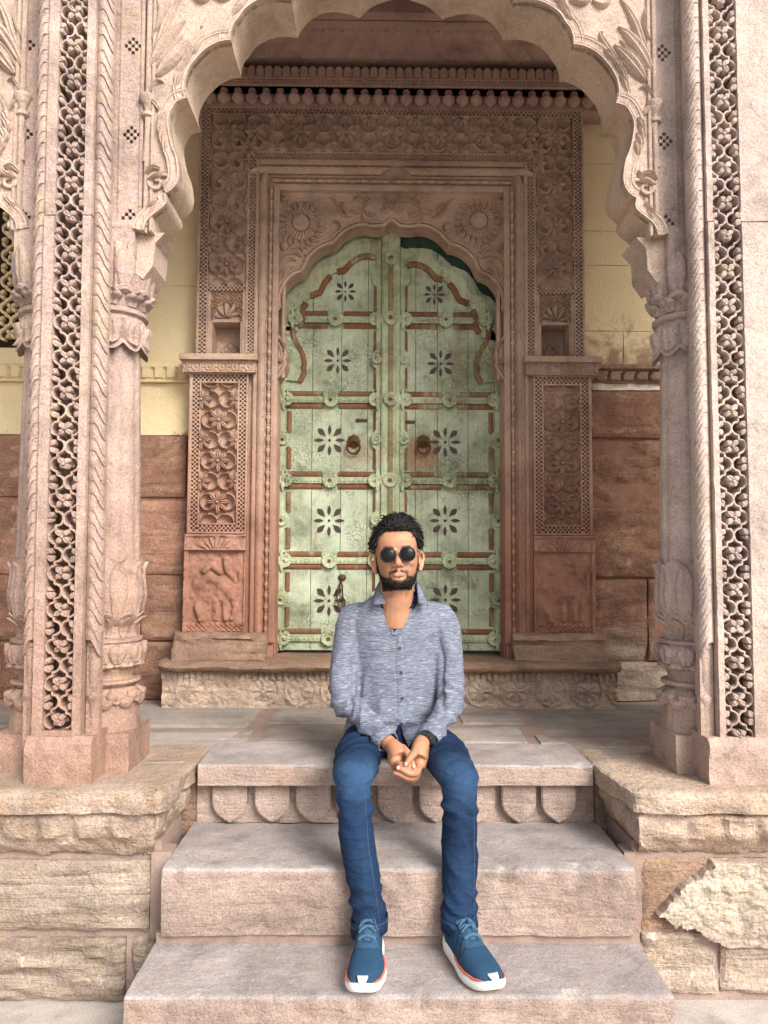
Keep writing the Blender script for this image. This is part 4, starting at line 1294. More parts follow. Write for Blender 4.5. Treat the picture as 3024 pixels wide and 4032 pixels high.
# lower flower panels
zL1, zL0 = zs(1482), zs(2096)
xl0, xl1 = .728, 1.028
for sg in (1, -1):
    def m(b): return MB().xadd(b, None if sg > 0 else MX)
    k0, k1 = xl0 + .012, xl1 - .018
    b = MB()
    cw = .032
    b.checker(k0, k0 + cw, zL0, zL1, YF - .006, .0108, .022); b.checker(k1 - cw, k1, zL0, zL1, YF - .006, .0108, .022)
    b.checker(k0 + cw, k1 - cw, zL1 - cw, zL1, YF - .006, .0108, .022); b.checker(k0 + cw, k1 - cw, zL0, zL0 + cw, YF - .006, .0108, .022)
    tag(sput('chequer_border', m(b), False), kind='stuff')
    f = MB()
    for (a, c, d, e) in ((xl0, k0 - .001, zL0 - .012, zL1 + .01), (k1 + .001, xl1, zL0 - .012, zL1 + .01), (k0, k1, zL1 + .001, zL1 + .0095), (k0, k1, zL0 - .0115, zL0 - .001)):
        f.bbox(a, c, YF - .012, YF + .05, d, e, .003)
    i0, i1, j0, j1 = k0 + cw + .001, k1 - cw - .001, zL0 + cw + .001, zL1 - cw - .001
    for (a, c, d, e) in ((i0, i0 + .009, j0, j1), (i1 - .009, i1, j0, j1), (i0 + .0095, i1 - .0095, j0, j0 + .009), (i0 + .0095, i1 - .0095, j1 - .009, j1)):
        f.bbox(a, c, YF - .010, YF + .05, d, e, .003)
    f.box(xl0 + .002, xl1 - .002, YF + .05, YF + .12, .98, zL1 + .008)
    f.box(xl0 + .003, i0 + .001, YF + .014, YF + .06, .985, zL1 + .007); f.box(i1 - .001, xl1 - .003, YF + .014, YF + .06, .985, zL1 + .007); f.box(i0, i1, YF + .0142, YF + .06, .986, j0 + .001); f.box(i0, i1, YF + .0142, YF + .06, j1 - .001, zL1 + .0065)
    sput('panel_frame', m(f), 30)
    xc = (i0 + i1) / 2
    PL = (j1 - j0) / 3.5
    zf = j0 + PL * .55
    sput('flower_panel', m(MB().hf(i0 + .009, i1 - .009, j0 + .009, j1 - .009, YF + .006, .0025, lambda X, Z: lattice_relief(Z, X - xc, PL, zf) + fbm(X * 30, Z * 30, 8, 3) * .004 * (Z < 1.7))))
    for k in range(4):
        z = zf + k * PL
        if z < j1 - .04: ros(ROS, sg * xc, z, 0, False, 1.05)
        if k < 3:
            ros(ROSH, sg * (i1 - .012), z + PL / 2, 0, sg < 0); ros(ROSH, sg * (i0 + .012), z + PL / 2, 0, sg > 0)
    # eroded fan band and animal relief
    zE1, zE0 = zL0 - .014, zs(2490)
    rs = np.random.default_rng(5 if sg > 0 else 9)
    strokes = []
    def seg_d(X, Z, pts):
        d = np.full(X.shape, 9.0)
        for (x0, z0), (x1, z1) in zip(pts[:-1], pts[1:]):
            vx, vz = x1 - x0, z1 - z0; L2 = vx * vx + vz * vz
            t = np.clip(((X - x0) * vx + (Z - z0) * vz) / L2, 0, 1)
            d = np.minimum(d, np.hypot(X - x0 - t * vx, Z - z0 - t * vz))
        return d
    def ero(X, Z):
        H = zE1 - zE0
        x = (X - (xl0 + xl1) / 2) * (1 if sg < 0 else -1); z = Z - zE0
        h = np.zeros(X.shape)
        # fan of lotus petals along the top
        zf_ = H * .83
        an = np.arctan2(z - H * .80, x); rr = np.hypot(x, (z - H * .80) * 1.6)
        h = np.where(z > zf_, .006 + .008 * np.abs(np.sin(an * 9)) * (rr < .13), h)
        h += np.exp(-((z - zf_) / .006) ** 2) * .010 + np.exp(-((z - H * .985) / .008) ** 2) * .010
        # walking elephant with rider, worn
        for pts, w, a in ((((-.06, H * .42), (.02, H * .46), (.07, H * .40)), .055, .016), (((-.08, H * .40), (-.10, H * .25), (-.085, H * .14)), .014, .014), (((.07, H * .38), (.09, H * .26), (.07, H * .13)), .018, .014),
                          (((-.05, H * .35), (-.055, H * .14)), .017, .013), (((.0, H * .35), (.0, H * .14)), .016, .012), (((-.10, H * .52), (-.06, H * .62), (-.05, H * .72)), .016, .013), (((-.055, H * .70), (-.05, H * .74)), .018, .014),
                          (((-.02, H * .60), (.02, H * .68), (.06, H * .62)), .014, .012), (((.09, H * .55), (.115, H * .45), (.10, H * .33)), .012, .012), (((-.12, H * .60), (-.115, H * .45)), .010, .012)):
            d = seg_d(X * 0 + x, z, pts)
            h = np.maximum(h, a * np.exp(-(d / w) ** 4))
        h += np.where(z < H * .09, .006 * (np.sin(x * 250) * np.sin(z * 300) > 0), 0)
        worn = np.clip(.8 + fbm(X * 9, Z * 9, 21 + sg, 3) * 1.5, 0.1, 1.1)
        rim = np.where(np.abs(x) > .140, .010, 0)
        return np.maximum(h * worn * 1.5, rim) + fbm(X * 22, Z * 22, 31 + sg, 5) * .012
    sput('relief_panel', MB().xadd(MB().hf(xl0, xl1 + .010, zE0, zE1, YF - .002, .0042, ero, depth=.1), None if sg > 0 else MX), 60)
    # stepped, weathered base
    prof = [(-.02, .98), (-.03, .975), (-.035, .96), (-.055, .95), (-.060, .935), (-.075, .93), (-.082, .905)]
    prof = [(0.10, zE0 - .001)] + [(-.012, zE0 - .001), (-.05, zE0 - .008), (-.058, zE0 - .030), (-.046, zE0 - .036), (-.046, zE0 - .052), (-.064, zE0 - .056), (-.070, zE0 - .075), (-.092, zE0 - .085), (-.10, .905)]
    xs = np.arange(.612, 1.085, .012)
    P = np.zeros((len(xs), len(prof), 3)); P[..., 0] = xs[:, None]
    ee = np.clip(xs - 1.07, 0, 1)[:, None] * 2
    P[..., 1] = YF + np.array([p[0] for p in prof]) + fbm(P[..., 0] * 14, P[..., 2] + np.arange(len(prof)) * .7, 51 + sg, 4) * .020 + ee
    P[..., 2] = np.array([p[1] for p in prof]) + fbm(P[..., 0] * 12, np.arange(len(prof)) * .9 + P[..., 0] * 0, 53 + sg, 3) * .008
    P[:, 0, 1] = YF + .10
    bs = MB().grid(P)
    bs.f.append(tuple(range(len(prof)))[::-1]); bs.m.append(0)
    o_ = (len(xs) - 1) * len(prof); bs.f.append(tuple(o_ + k for k in range(len(prof)))); bs.m.append(0)
    sput('portal_base', MB().xadd(bs, None if sg > 0 else MX), 45, PLINTH)

# cusped arch panel above the doors
YS = 3.928
def door_arch():
    left = [(1535, 876), (1522, 889), (1508, 897), (1470, 899), (1449, 897), (1440, 894), (1400, 898), (1358, 920), (1326, 952), (1312, 967), (1300, 966), (1258, 984), (1222, 1018), (1202, 1060), (1190, 1076), (1178, 1078), (1148, 1094),
            (1118, 1135), (1107, 1180), (1110, 1213), (1100, 1224), (1088, 1245), (1084, 1275), (1099, 1315), (1122, 1355), (1132, 1395), (1127, 1418), (1131, 1436), (1112, 1472), (1094, 1493), (1079, 1503)]
    segs = [left[0:5], left[4:10], left[9:15], left[14:20], left[19:27], left[26:]]
    out = []
    for i, s in enumerate(segs):
        c = smoothpath([W(x, y, YS) for x, y in s], 4)
        out += c[:-1] if i < 5 else c
    return [np.array((abs(p[0]) , p[1])) for p in out]
DA = door_arch()
DA[0][0] = 0.0
DA[-1] = np.array((XI, DA[-1][1]))
for sg in (1, -1):
    out = [(0.0, zI)] + [tuple(p) for p in DA] + [(XI, zI)]
    mb = MB().slabpoly(out, YS, YS + .112, back=True)
    sput('arch_spandrel', MB().xadd(mb, None if sg > 0 else MX), 25)
    rim = MB()
    def offs(P, d):
        O = []
        for i in range(len(P)):
            t = P[min(i + 1, len(P) - 1)] - P[max(i - 1, 0)]; t = t / (np.hypot(*t) + 1e-9)
            O.append(P[i] + np.array((-t[1], t[0])) * d * -1)
        return O
    side = 1
    test = offs(DA, .02)
    if test[len(DA) // 2][1] < DA[len(DA) // 2][1]: side = -1
    rim.ribbon(offs(DA, side * .007), .014, YS - .010, YS + .02, False, -.004)
    rim.ribbon(offs(DA, side * .026), .008, YS - .008, YS + .02, False, -.003)
    sput('arch_moulding', MB().xadd(rim, None if sg > 0 else MX), 45)
    # frame rolls round the spandrel panel
    fb = MB().bbox(.548, .566, YS - .006, YS + .03, DA[-1][1] + .02, zI - .03, .004)
    fb.bbox(.0, .5475, YS - .006, YS + .03, zI - .05, zI - .03, .004)
    sput('spandrel_fillet', MB().xadd(fb, None if sg > 0 else MX), 30)
    # sunflower
    cx, cz = W(1882, 878, YS) if sg > 0 else W(1187, 887, YS)
    sun_f = under(put('sunflower', None, None, (cx, YS, cz)), sur)
    def disc(X, Z):
        r = np.hypot(X, Z); a = np.arctan2(Z, X)
        h = .030 * np.sqrt(np.clip(1 - (r / .090) ** 2, 0, 1))
        h += np.where(r < .044, .007 * (np.maximum(np.abs(np.sin((X + Z) * 150)), np.abs(np.sin((X - Z) * 150))) > .35), 0)
        h += np.where((r > .048) & (r < .084), .013 * np.abs(np.sin(a * 13 + r * 60)), 0)
        h -= np.exp(-((r - .046) / .0025) ** 2) * .006
        return h
    MB().hf(-.088, .088, -.088, .088, -.004, .0028, disc, keep=lambda X, Z: np.hypot(X, Z) < .086).build('seed_disc', BROWN, sun_f, 40)
    for k in range(20):
        a = 2 * math.pi * k / 20
        c, s_ = math.cos(a), math.sin(a)
        tw = .20
        sp = [(c * .070, s_ * .070), (math.cos(a + .03) * .092, math.sin(a + .03) * .092), (math.cos(a + .09) * .112, math.sin(a + .09) * .112), (math.cos(a + tw) * .128, math.sin(a + tw) * .128)]
        MB().leaf(smoothpath(sp, 3), .032, .024, 0.002).build('petal', BROWN, sun_f, 50)
    def leaf(sp, wd, h):
        pp = [np.array(W(x, y, YS)) for x, y in sp]
        if sg < 0: pp = [np.array((-p[0], p[1])) for p in pp]
        return sput('scroll_leaf', MB().leaf(smoothpath(pp, 3), wd, h, YS + .001), 50)
    for sp, wd in ((((1545, 800), (1580, 790), (1630, 800), (1670, 840)), .016), (((1650, 835), (1625, 850), (1605, 845)), .020), (((1640, 815), (1670, 790), (1700, 800)), .018), (((1650, 830), (1690, 840), (1700, 825)), .018), (((1620, 800), (1650, 775), (1690, 782)), .018),
                   (((1660, 845), (1655, 875), (1630, 880)), .018), (((1700, 860), (1740, 850), (1760, 805), (1790, 782)), .016), (((1720, 850), (1730, 820), (1740, 800)), .022), (((1755, 915), (1745, 895), (1760, 880), (1775, 882)), .012),
                   (((1545, 830), (1565, 815), (1575, 790)), .020), (((1548, 805), (1560, 780), (1580, 770)), .018), (((1545, 820), (1570, 835), (1590, 825)), .016),
                   (((1890, 1000), (1900, 975), (1930, 985), (1960, 1010)), .024), (((1895, 1020), (1925, 1000), (1965, 1010), (1990, 1040)), .026), (((1915, 1035), (1950, 1030), (1975, 1065), (1985, 1095)), .026), (((1960, 1000), (1975, 970), (1990, 960)), .020),
                   (((1920, 1060), (1945, 1065), (1965, 1100)), .020), (((1885, 1010), (1875, 1025), (1890, 1040)), .014), (((1985, 1180), (1990, 1120), (1985, 1070)), .014),
                   (((1965, 1395), (1955, 1375), (1975, 1345), (1990, 1355)), .018), (((1990, 1400), (1975, 1430), (1960, 1410)), .020), (((1940, 785), (1965, 800), (1985, 790)), .016), (((1985, 770), (1960, 790), (1950, 810)), .014)):
        leaf(sp, wd * 1.2, .028)
sput('jamb_reveal', MB().xadd(MB().box(XI - .001 + .0, XI + .004, YS + .005, 4.13, .907, zI)).xadd(MB().box(XI - .001, XI + .004, YS + .005, 4.13, .907, zI), MX))

# ------------------------------------------------------------------ cornice with hanging buds
YCN = 3.80
cor = thing('bud_cornice', 'dark stone cornice with a row of hanging lotus buds over the portal', 'cornice', (0, YCN, 3.8))
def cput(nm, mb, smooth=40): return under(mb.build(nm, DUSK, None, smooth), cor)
zb_ = lambda y, Y: zy(y, Y)
XW = 1.32
z_b0, z_b1 = zb_(424, 3.87), zb_(340, 3.83)
z_c1, z_c0 = zb_(316, YCN), zb_(333, YCN)
z_p1, z_p0 = zb_(262, YCN - .02), zb_(303, YCN - .02)
cb = MB().box(-XW, XW, 3.885, 4.1, z_b0 + .004, z_p1 + .10)
cb.bbox(-XW, XW, YCN + .004, 3.886, z_b1 + .004, z_c0 - .002, .006)
cb.bbox(-XW, XW, YCN - .01, 3.886, z_c1 + .002, z_p0 - .002, .004)
cb.box(-XW, XW, YCN + .02, 3.8855, z_c0 - .002, z_c1 + .002)
cput('cornice_body', cb)
ckb = MB().checker(-XW, XW, z_c0 - .004, z_c1 + .004, YCN, .0105, .022)
tag(cput('chequer_border', ckb, False), kind='stuff')
pmb = MB()
w_ = .0205
pp = [(-w_, z_p0), (w_, z_p0)] + [(w_ * math.cos(R(a)), z_p1 - w_ + w_ * math.sin(R(a))) for a in range(0, 181, 22)]
pmb.slabpoly(pp, -.012, .06); pmb.slabpoly([(x * .8, z_p0 + (z - z_p0) * .93) for x, z in pp], -.015, .06)
pmesh = pmb.mesh('petal', DUSK, 30)
n = int(2 * XW / .0445)
for k in range(n): under(put('petal', pmesh, None, M=T(-XW + .0445 * (k + .5), YCN - .005, 0)), cor)
bud = MB()
hb = z_b1 - z_b0
bud.lathe([(.003, 0), (.012, .008), (.025, hb * .20), (.032, hb * .40), (.031, hb * .54), (.019, hb * .62), (.015, hb * .68), (.022, hb * .71), (.022, hb * .76), (.015, hb * .79), (.020, hb * .9), (.034, hb * 1.0)], 0, 0, 16,
          mod=lambda i, a: (1 + (.10 * abs(math.cos(a * 2)) if i < 6 else 0), (-.006 * abs(math.sin(a * 2)) if 3 <= i < 6 else 0)))
budm = bud.mesh('lotus_bud', DUSK, 50)
nb = 33
for k in range(nb): under(put('lotus_bud', budm, None, M=T((k - (nb - 1) / 2) * .0725, 3.855, z_b0)), cor)
# ceiling of the porch: carved border slab, then a darker raised ceiling
cei = thing('porch_ceiling', 'dark carved ceiling slab with fanned leaf relief above the lotus-bud cornice', 'ceiling', (0, 3.4, 3.9))
zce = z_p1 + .035
YE = WZ(1535, 80, zce)[1]
def leafc(X, Y):
    v = (3.80 - Y) / (3.80 - YE); x = np.abs(X)
    ph = x * 26 + v * (2.0 + x * 6)
    h = np.where((v > .05) & (v < .68), .014 * np.abs(np.sin(ph)) ** .6, .004)
    h = np.where(np.abs(v - .74) < .04, .012 * (np.abs(((X * 22) % 1) - .5) > .2), h)
    return np.where(v > .80, .016, h)
mb = MB()
xs = np.arange(-2.4, 2.4, .010); ys = np.arange(YE, 3.86, .010)
Xg, Yg = np.meshgrid(xs, ys, indexing='ij')
P = np.stack([Xg, Yg, zce + .012 - leafc(Xg, Yg)], -1)
mb.grid(P[::-1])
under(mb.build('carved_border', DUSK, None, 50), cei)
under(MB().box(-2.5, 2.5, YE + .002, 4.3, zce + .02, zce + .30).build('ceiling_beam', DUSK), cei)
under(MB().bbox(-2.5, 2.5, YE - .05, YE + .001, zce + .0, zce + .24, .01).build('ceiling_beam', DUSK), cei)
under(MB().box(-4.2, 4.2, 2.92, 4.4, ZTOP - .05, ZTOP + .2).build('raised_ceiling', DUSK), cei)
# pierced screen in the wall of the neighbouring bay
JAL = lattice_mesh(.03, .115, .140, .013, 'screen_unit', PLASTER)
jal = thing('stone_screen', 'yellow pierced stone screen window behind the two-column pier', 'screen', (-1.6, YB - .02, 2.3))
zj0, zj1 = W(40, 1365, YB)[1], W(40, 890, YB)[1]
for i in range(5):
    for j in range(int((zj1 - zj0) / .140) + 1):
        under(put('screen_unit', JAL, None, M=T(-1.52 - i * .115, YB - .025, zj0 + .06 + j * .140)), jal)
under(MB().box(-2.2, -1.46, YB + .005, YB + .012, zj0 - .03, zj1 + .1).build('screen_shade_sheet', DARK), jal)  # dark sheet: shade behind the pierced screen put into its colour
jf = MB().bbox(-2.2, -1.40, YB - .03, YB + .01, zj0 - .10, zj0 - .012, .006)
jf.bbox(-1.445, -1.40, YB - .03, YB + .01, zj0 - .0115, zj1 + .2, .006)
under(jf.build('screen_frame', PLASTER), jal)
# ------------------------------------------------------------------ green double door
YD = 4.07
zD0 = .925
def dx(px, y): return W(px, y, YD)[0]
def dz(y, px=1535): return W(px, y, YD)[1]
RAILY = [1262, 1577, 1893, 2208, 2512]
def offset_curve(P, d):
    O = []
    for i in range(len(P)):
        t = P[min(i + 1, len(P) - 1)] - P[max(i - 1, 0)]; t = t / (np.hypot(*t) + 1e-9)
        O.append(P[i] + np.array((t[1], -t[0])) * d)
    return O
def flower8(name, R_, r0, mat):
    mb = MB()
    for k in range(8):
        a = R(45 * k)
        L = R_ if k % 2 else R_ * .92
        wd = R_ * (.33 if k % 2 else .21)
        pts = []
        for t in np.linspace(0, 1, 9):
            pts.append((r0 + (L - r0) * t, wd * .5 * (math.sin(math.pi * t ** (1.35 if k % 2 else 1.0)) ** .9 if 0 < t < 1 else 0)))
        pts = pts + [(x, -y) for x, y in pts[::-1][1:-1]]
        c, s_ = math.cos(a), math.sin(a)
        poly = [(x * c - y * s_, x * s_ + y * c) for x, y in pts]
        mb.slabpoly(poly, -.0016, .002)
    mb.ell((0, 0, 0), (R_ * .085, .004, R_ * .085), 10, 6)
    return mb.mesh(name, mat, 30)
FL = flower8('inlay_flower', .092, .030, INLAY)
def dome_flower(name, R_, mat, n=14):
    mb = MB()
    mb.lathe([(R_, 0), (R_, .006), (R_ * .93, .011), (R_ * .55, .012), (R_ * .42, .008), (R_ * .30, .012), (R_ * .0001 + .001, .020)], 0, 0, n * 4,
             mod=lambda i, a: (1 + (.05 * abs(math.cos(a * n / 2)) if i in (0, 1, 2) else 0), 0.003 * abs(math.cos(a * n / 2)) if i in (2, 3) else 0))
    o = MB().xadd(mb, Matrix.Rotation(R(90), 4, 'X'))
    return o.mesh(name, mat, 50)
BOSS = dome_flower('rosette_boss', .038, GREEN2)
STUD = MB().ell((0, 0, 0), (.010, .010, .010), 10, 6).mesh('brass_stud', BRASS, True)
def slant_strip(mb, x0, x1, z0, z1, y, horiz=True, pitch=.016, h=.008):
    """carved cable strip: rounded bar with diagonal cuts"""
    if horiz:
        n = max(3, int((x1 - x0) / .0045)); k = 7
        U, V = np.meshgrid(np.linspace(x0, x1, n), np.linspace(0, 1, k), indexing='ij')
        hh = h * np.sin(np.pi * V) ** .7 * (1 - .40 * (np.abs(((U + V * .014) / pitch) % 1.0 - .5) < .13))
        mb.grid(np.stack([U, y - hh, z0 + V * (z1 - z0)], -1))
    else:
        n = max(3, int((z1 - z0) / .0045)); k = 7
        U, V = np.meshgrid(np.linspace(z0, z1, n), np.linspace(0, 1, k), indexing='ij')
        hh = h * np.sin(np.pi * V) ** .7 * (1 - .40 * (np.abs(((U + V * .014) / pitch) % 1.0 - .5) < .13))
        mb.grid(np.stack([x0 + V * (x1 - x0), y - hh, U], -1)[::-1])
def zigzag(mb, x0, x1, z0, z1, y, pitch=.022):
    n = max(1, int((x1 - x0) / pitch)); p = (x1 - x0) / n
    for i in range(n):
        a = x0 + i * p
        m_ = (z0 + z1) / 2; h = (z1 - z0) * .36
        for q in (1, -1):
            v = [(a + p * .08, y, m_ - h), (a + p * .92, y, m_ - h), (a + p * .5, y, m_ + h * .7), (a + p * .5, y - .005, m_ - h * .3)]
            mb.add(v, [(0, 1, 3), (1, 2, 3), (2, 0, 3)])
            break
def make_leaf(sg, label):
    root = thing('door_leaf', label, 'door', (sg * .3, YD, zD0), group='leaves of the green double door')
    def p(nm, mb, mat, sm=35): return under(mb.build(nm, mat, None, sm), root)
    def inst(nm, mesh, x, y, z, sc=1.0, rot=0.0): return under(put(nm, mesh, None, M=T(x, y, z) @ RY(R(rot)) @ Matrix.Diagonal((sc, 1, sc, 1))), root)
    xin, xout = (.052, .612)
    # planks
    if sg < 0: seams = [-.612, dx(1229, 1700), dx(1343, 1700), dx(1447, 1700), -.035]
    else: seams = [.035, dx(1636, 1700), dx(1722, 1700), dx(1843, 1700), .612]
    ctop = [np.array(pp) for pp in DA]
    ctx = np.array([q[0] for q in ctop]); ctz = np.array([q[1] for q in ctop])
    def ztop_at(x):                              # highest point of the stone arch over x, lowered for the hanging leaf
        m_ = np.abs(ctx - abs(x)) < .03
        zz_ = ctz[m_].max() if m_.any() else 2.3
        return float(min(zz_, 3.14)) + (.012 if sg < 0 else -.052)
    for a, b in zip(seams[:-1], seams[1:]):
        a_, b_ = a + .0014, b - .0014
        xs_ = np.linspace(a_, b_, 14)
        pts_ = [(a_, zD0), (b_, zD0)] + [(x_, ztop_at(x_)) for x_ in xs_[::-1]]
        p('plank', MB().slabpoly(pts_, YD + .001 * random.uniform(-1, 1), YD + .03), GREEN)
    # stiles
    st_w = .078
    xs_o = (xout - st_w, xout)
    zt = dz(1490)
    mb = MB()
    # outer stile with scalloped inner edge, inner stile likewise
    ztop_in = dz(1010)
    def scal_poly(xa, xb, z0, z1, inner_left, bosses, amp=.020):
        """vertical board whose one edge swells round each boss"""
        zz = np.arange(z0, z1, .008)
        e = np.zeros(len(zz))
        for b in bosses:
            d = np.abs(zz - b)
            e = np.maximum(e, np.sqrt(np.clip(.046 ** 2 - d ** 2, 0, 1)) * .55)
        inn = [(xa - ee if inner_left else xb + ee, z) for z, ee in zip(zz, e)]
        oth = [(xb, z0), (xb, z1)] if inner_left else [(xa, z1), (xa, z0)]
        if inner_left: return [(xb, z0), (xb, z1)] + inn[::-1]
        return [(xa, z1), (xa, z0)] + inn
    rz = [dz(y) for y in RAILY]
    mids = [(rz[i] + rz[i + 1]) / 2 for i in range(4)]
    so = scal_poly(xs_o[0] + .022, xs_o[1], zD0, zt, True, mids)
    if sg < 0: so = [(-x, z) for x, z in so]
    p('stile', MB().slabpoly(so, YD - .022, YD), GREEN2, 30)
    si = scal_poly(.052, .076, zD0, ztop_in, False, mids + [dz(1100)])
    if sg < 0: si = [(-x, z) for x, z in si]
    p('stile', MB().slabpoly(si, YD - .022, YD), GREEN2, 30)
    # orange cable strips along the stiles, between rails and bosses
    cab = MB()
    zz = rz[::-1]
    for i in range(4):
        zc = (zz[i] + zz[i + 1]) / 2
        for a, b in ((zz[i] + .062, zc - .040), (zc + .040, zz[i + 1] - .062)):
            xo = xs_o[0] + .003
            xi = .078
            for x_ in ([xo] if i != 3 else []) + [xi]:
                cab = MB(); slant_strip(cab, sg * x_ - .013, sg * x_ + .013, a, b, YD - .004, False)
                p('cable_strip', cab, ORANGE, 60)
    cab = MB(); slant_strip(cab, sg * .078 - .013, sg * .078 + .013, zz[4] + .05, dz(1010) - .10, YD - .004, False)
    p('cable_strip', cab, ORANGE, 60)
    # rails: cable, zigzag board, cable
    for i, zc in enumerate(rz):
        xa, xb = .085, xs_o[0] + (.012 if i else -.030)
        A, B = (xa, xb) if sg > 0 else (-xb, -xa)
        hh = .034 if i < 4 else .036
        r_ = MB()
        r_.bbox(A, B, YD - .016, YD + .0, zc - hh * .50, zc + hh * .50, .002)
        zigzag(r_, A, B, zc - hh * .42, zc + hh * .42, YD - .0165)
        rail = p('rail', r_, GREEN2, 30)
        c_ = MB()
        xm_ = (A + B) / 2
        for (s0, s1) in ((A, xm_ - .042), (xm_ + .042, B)):
            for (q0, q1) in ((zc + hh * .52, zc + hh * .52 + .030), (zc - hh * .52 - .030, zc - hh * .52)):
                if i == 4 and q0 < zc: continue
                c_ = MB(); slant_strip(c_, s0, s1, q0, q1, YD - .003, True)
                under(c_.build('cable_strip', ORANGE, None, 60), root)
        inst('rosette_boss', BOSS, xm_, YD - .016, zc, 1.08)
        inst('brass_stud', STUD, xm_, YD - .032, zc, .9)
        for xe in (xa - .006, xb + .006):
            inst('rosette_boss', BOSS, sg * xe, YD - .020, zc, 1.0)
            # iron strap clasp painted over
            cl = MB()
            for q in (1, -1):
                cl.leaf([(0, 0), (0, q * .02), (0, q * .040), (0, q * .062)], .026, .006, 0)
            cl.leaf([(-.004, 0), (.012, 0), (.026, 0), (.04, 0)], .026, .006, 0) if (xe < .3) == (sg > 0) else cl.leaf([(.004, 0), (-.012, 0), (-.026, 0), (-.04, 0)], .026, .006, 0)
            cl = MB().xadd(cl, T(sg * xe + (.012 if (xe > .3) == (sg > 0) else -.012), YD - .032, zc))
            p('strap_clasp', cl, GREEN2, 50)
            for q in (-.04, .0, .04): inst('nail', STUD, sg * xe, YD - .038, zc + q, .45)
    for zc in mids:
        inst('rosette_boss', BOSS, sg * (xs_o[0] + .034), YD - .022, zc, .85); inst('brass_stud', STUD, sg * (xs_o[0] + .034), YD - .036, zc, .8)
        inst('rosette_boss', BOSS, sg * .074, YD - .022, zc, .7)
    # arched top band following the cusps of the stone arch
    top = [np.array(pp) for pp in DA if pp[1] > rz[0] - .06 + .0 and pp[0] > .03]
    dv = .0 if sg < 0 else -.05
    band_o = [q + np.array((-.004 if sg < 0 else -.030, -.008 + dv)) for q in top]
    bc = np.array((0.03, rz[0] - .12)); kk = .82 if sg < 0 else .79
    band_i = [bc + (q - bc) * kk + np.array((0, dv * .5)) for q in top]
    poly = [tuple(q) for q in band_o] + [tuple((max(q[0], .052), q[1])) for q in band_i[::-1]]
    v = []; f = []
    m_ = len(band_o)
    for k in range(m_):
        for (q, y) in ((band_o[k], YD), (band_o[k], YD - .016), (band_i[k], YD - .016), (band_i[k], YD)):
            v.append((sg * max(q[0], .052), y, q[1]))
    for k in range(m_ - 1):
        for j in range(3):
            f.append((k * 4 + j, k * 4 + 4 + j, k * 4 + 5 + j, k * 4 + 1 + j))
    p('arched_band', MB().add(v, f), GREEN2, 40)
    inner = [np.array((max(q[0], .056), q[1])) for q in band_i]
    SL = np.concatenate([[0], np.cumsum([np.hypot(*(inner[i + 1] - inner[i])) for i in range(len(inner) - 1)])]); SL /= SL[-1]
    cuts = [(.05, .40), (.45, .70), (.74, .97)]
    for a, b in cuts:
        seg = [q for q, s_ in zip(inner, SL) if a <= s_ <= b]
        if len(seg) > 3:
            seg = [np.array((sg * q[0], q[1])) for q in seg]
            ob = MB(); ob.ribbon(seg, .030, YD - .020, YD, False, .004)
            p('cable_strip', ob, ORANGE, 50)
    # lower ogee of the band: scalloped board between first and second rail
    og = [np.array(pp) for pp in DA if rz[1] + .10 < pp[1] < rz[0] - .03]
    if len(og) > 3:
        oo = [q + np.array((.03, 0)) for q in og]
        ii = [q + np.array((-.075, -.01)) for q in og]
        v = []; f = []
        for k in range(len(og)):
            for (q, y) in ((oo[k], YD), (oo[k], YD - .016), (ii[k], YD - .016), (ii[k], YD)): v.append((sg * q[0], y, q[1]))
        for k in range(len(og) - 1):
            for j in range(3): f.append((k * 4 + j, k * 4 + 4 + j, k * 4 + 5 + j, k * 4 + 1 + j))
        p('ogee_board', MB().add(v, f), GREEN2, 40)
        b = MB(); b.ribbon([np.array((sg * q[0], q[1])) for q in ii], .028, YD - .021, YD, False, .004)
        p('cable_strip', b, ORANGE, 50)
    # inlaid flowers
    fx = ([(1360, 1148, .72), (1330, 1420, .92), (1298, 1733, 1.02), (1296, 2050, 1.02), (1296, 2365, 1.02)] if sg < 0 else [(1710, 1160, .72), (1735, 1432, .92), (1753, 1741, 1.02), (1752, 2050, 1.02), (1754, 2362, 1.02)])
    for x, y, s_ in fx:
        X, Z = W(x, y, YD)
        inst('inlay_flower', FL, X, YD - .0015, Z, s_ * .95)
    # ring handle on a brass lion plate
    hx, hz = W(*((1392, 1755) if sg < 0 else (1667, 1755)), YD)
    h = MB()
    h.lathe([(.034, 0), (.036, .004), (.030, .012), (.018, .018), (.012, .030), (.002, .036)], 0, 0, 20, mod=lambda i, a: (1 + .08 * math.cos(a * 8) * (i < 3), 0))
    h = MB().xadd(h, T(hx, YD, hz + .022) @ Matrix.Rotation(R(90), 4, 'X'))
    hp = p('handle_plate', h, BRASS, 50)
    rg = MB().tube([(hx + .034 * math.sin(a), YD - .030 - .006 * math.cos(a), hz - .012 + .034 * math.cos(a)) for a in np.linspace(0, 2 * math.pi, 25)], .0058, 8)
    p('ring_handle', rg, IRON, 50)
    sx, sz = W(*((1424, 1655) if sg < 0 else (1612, 1662)), YD)
    p('iron_staple', MB().bbox(sx - .030, sx + .030, YD - .014, YD, sz - .007, sz + .007, .003), IRON)
    return root
dl = make_leaf(-1, 'green door leaf carrying the carved centre post and a hanging iron hasp')
dr = make_leaf(1, 'green door leaf with a dark gap above it and rust around its ring handle')
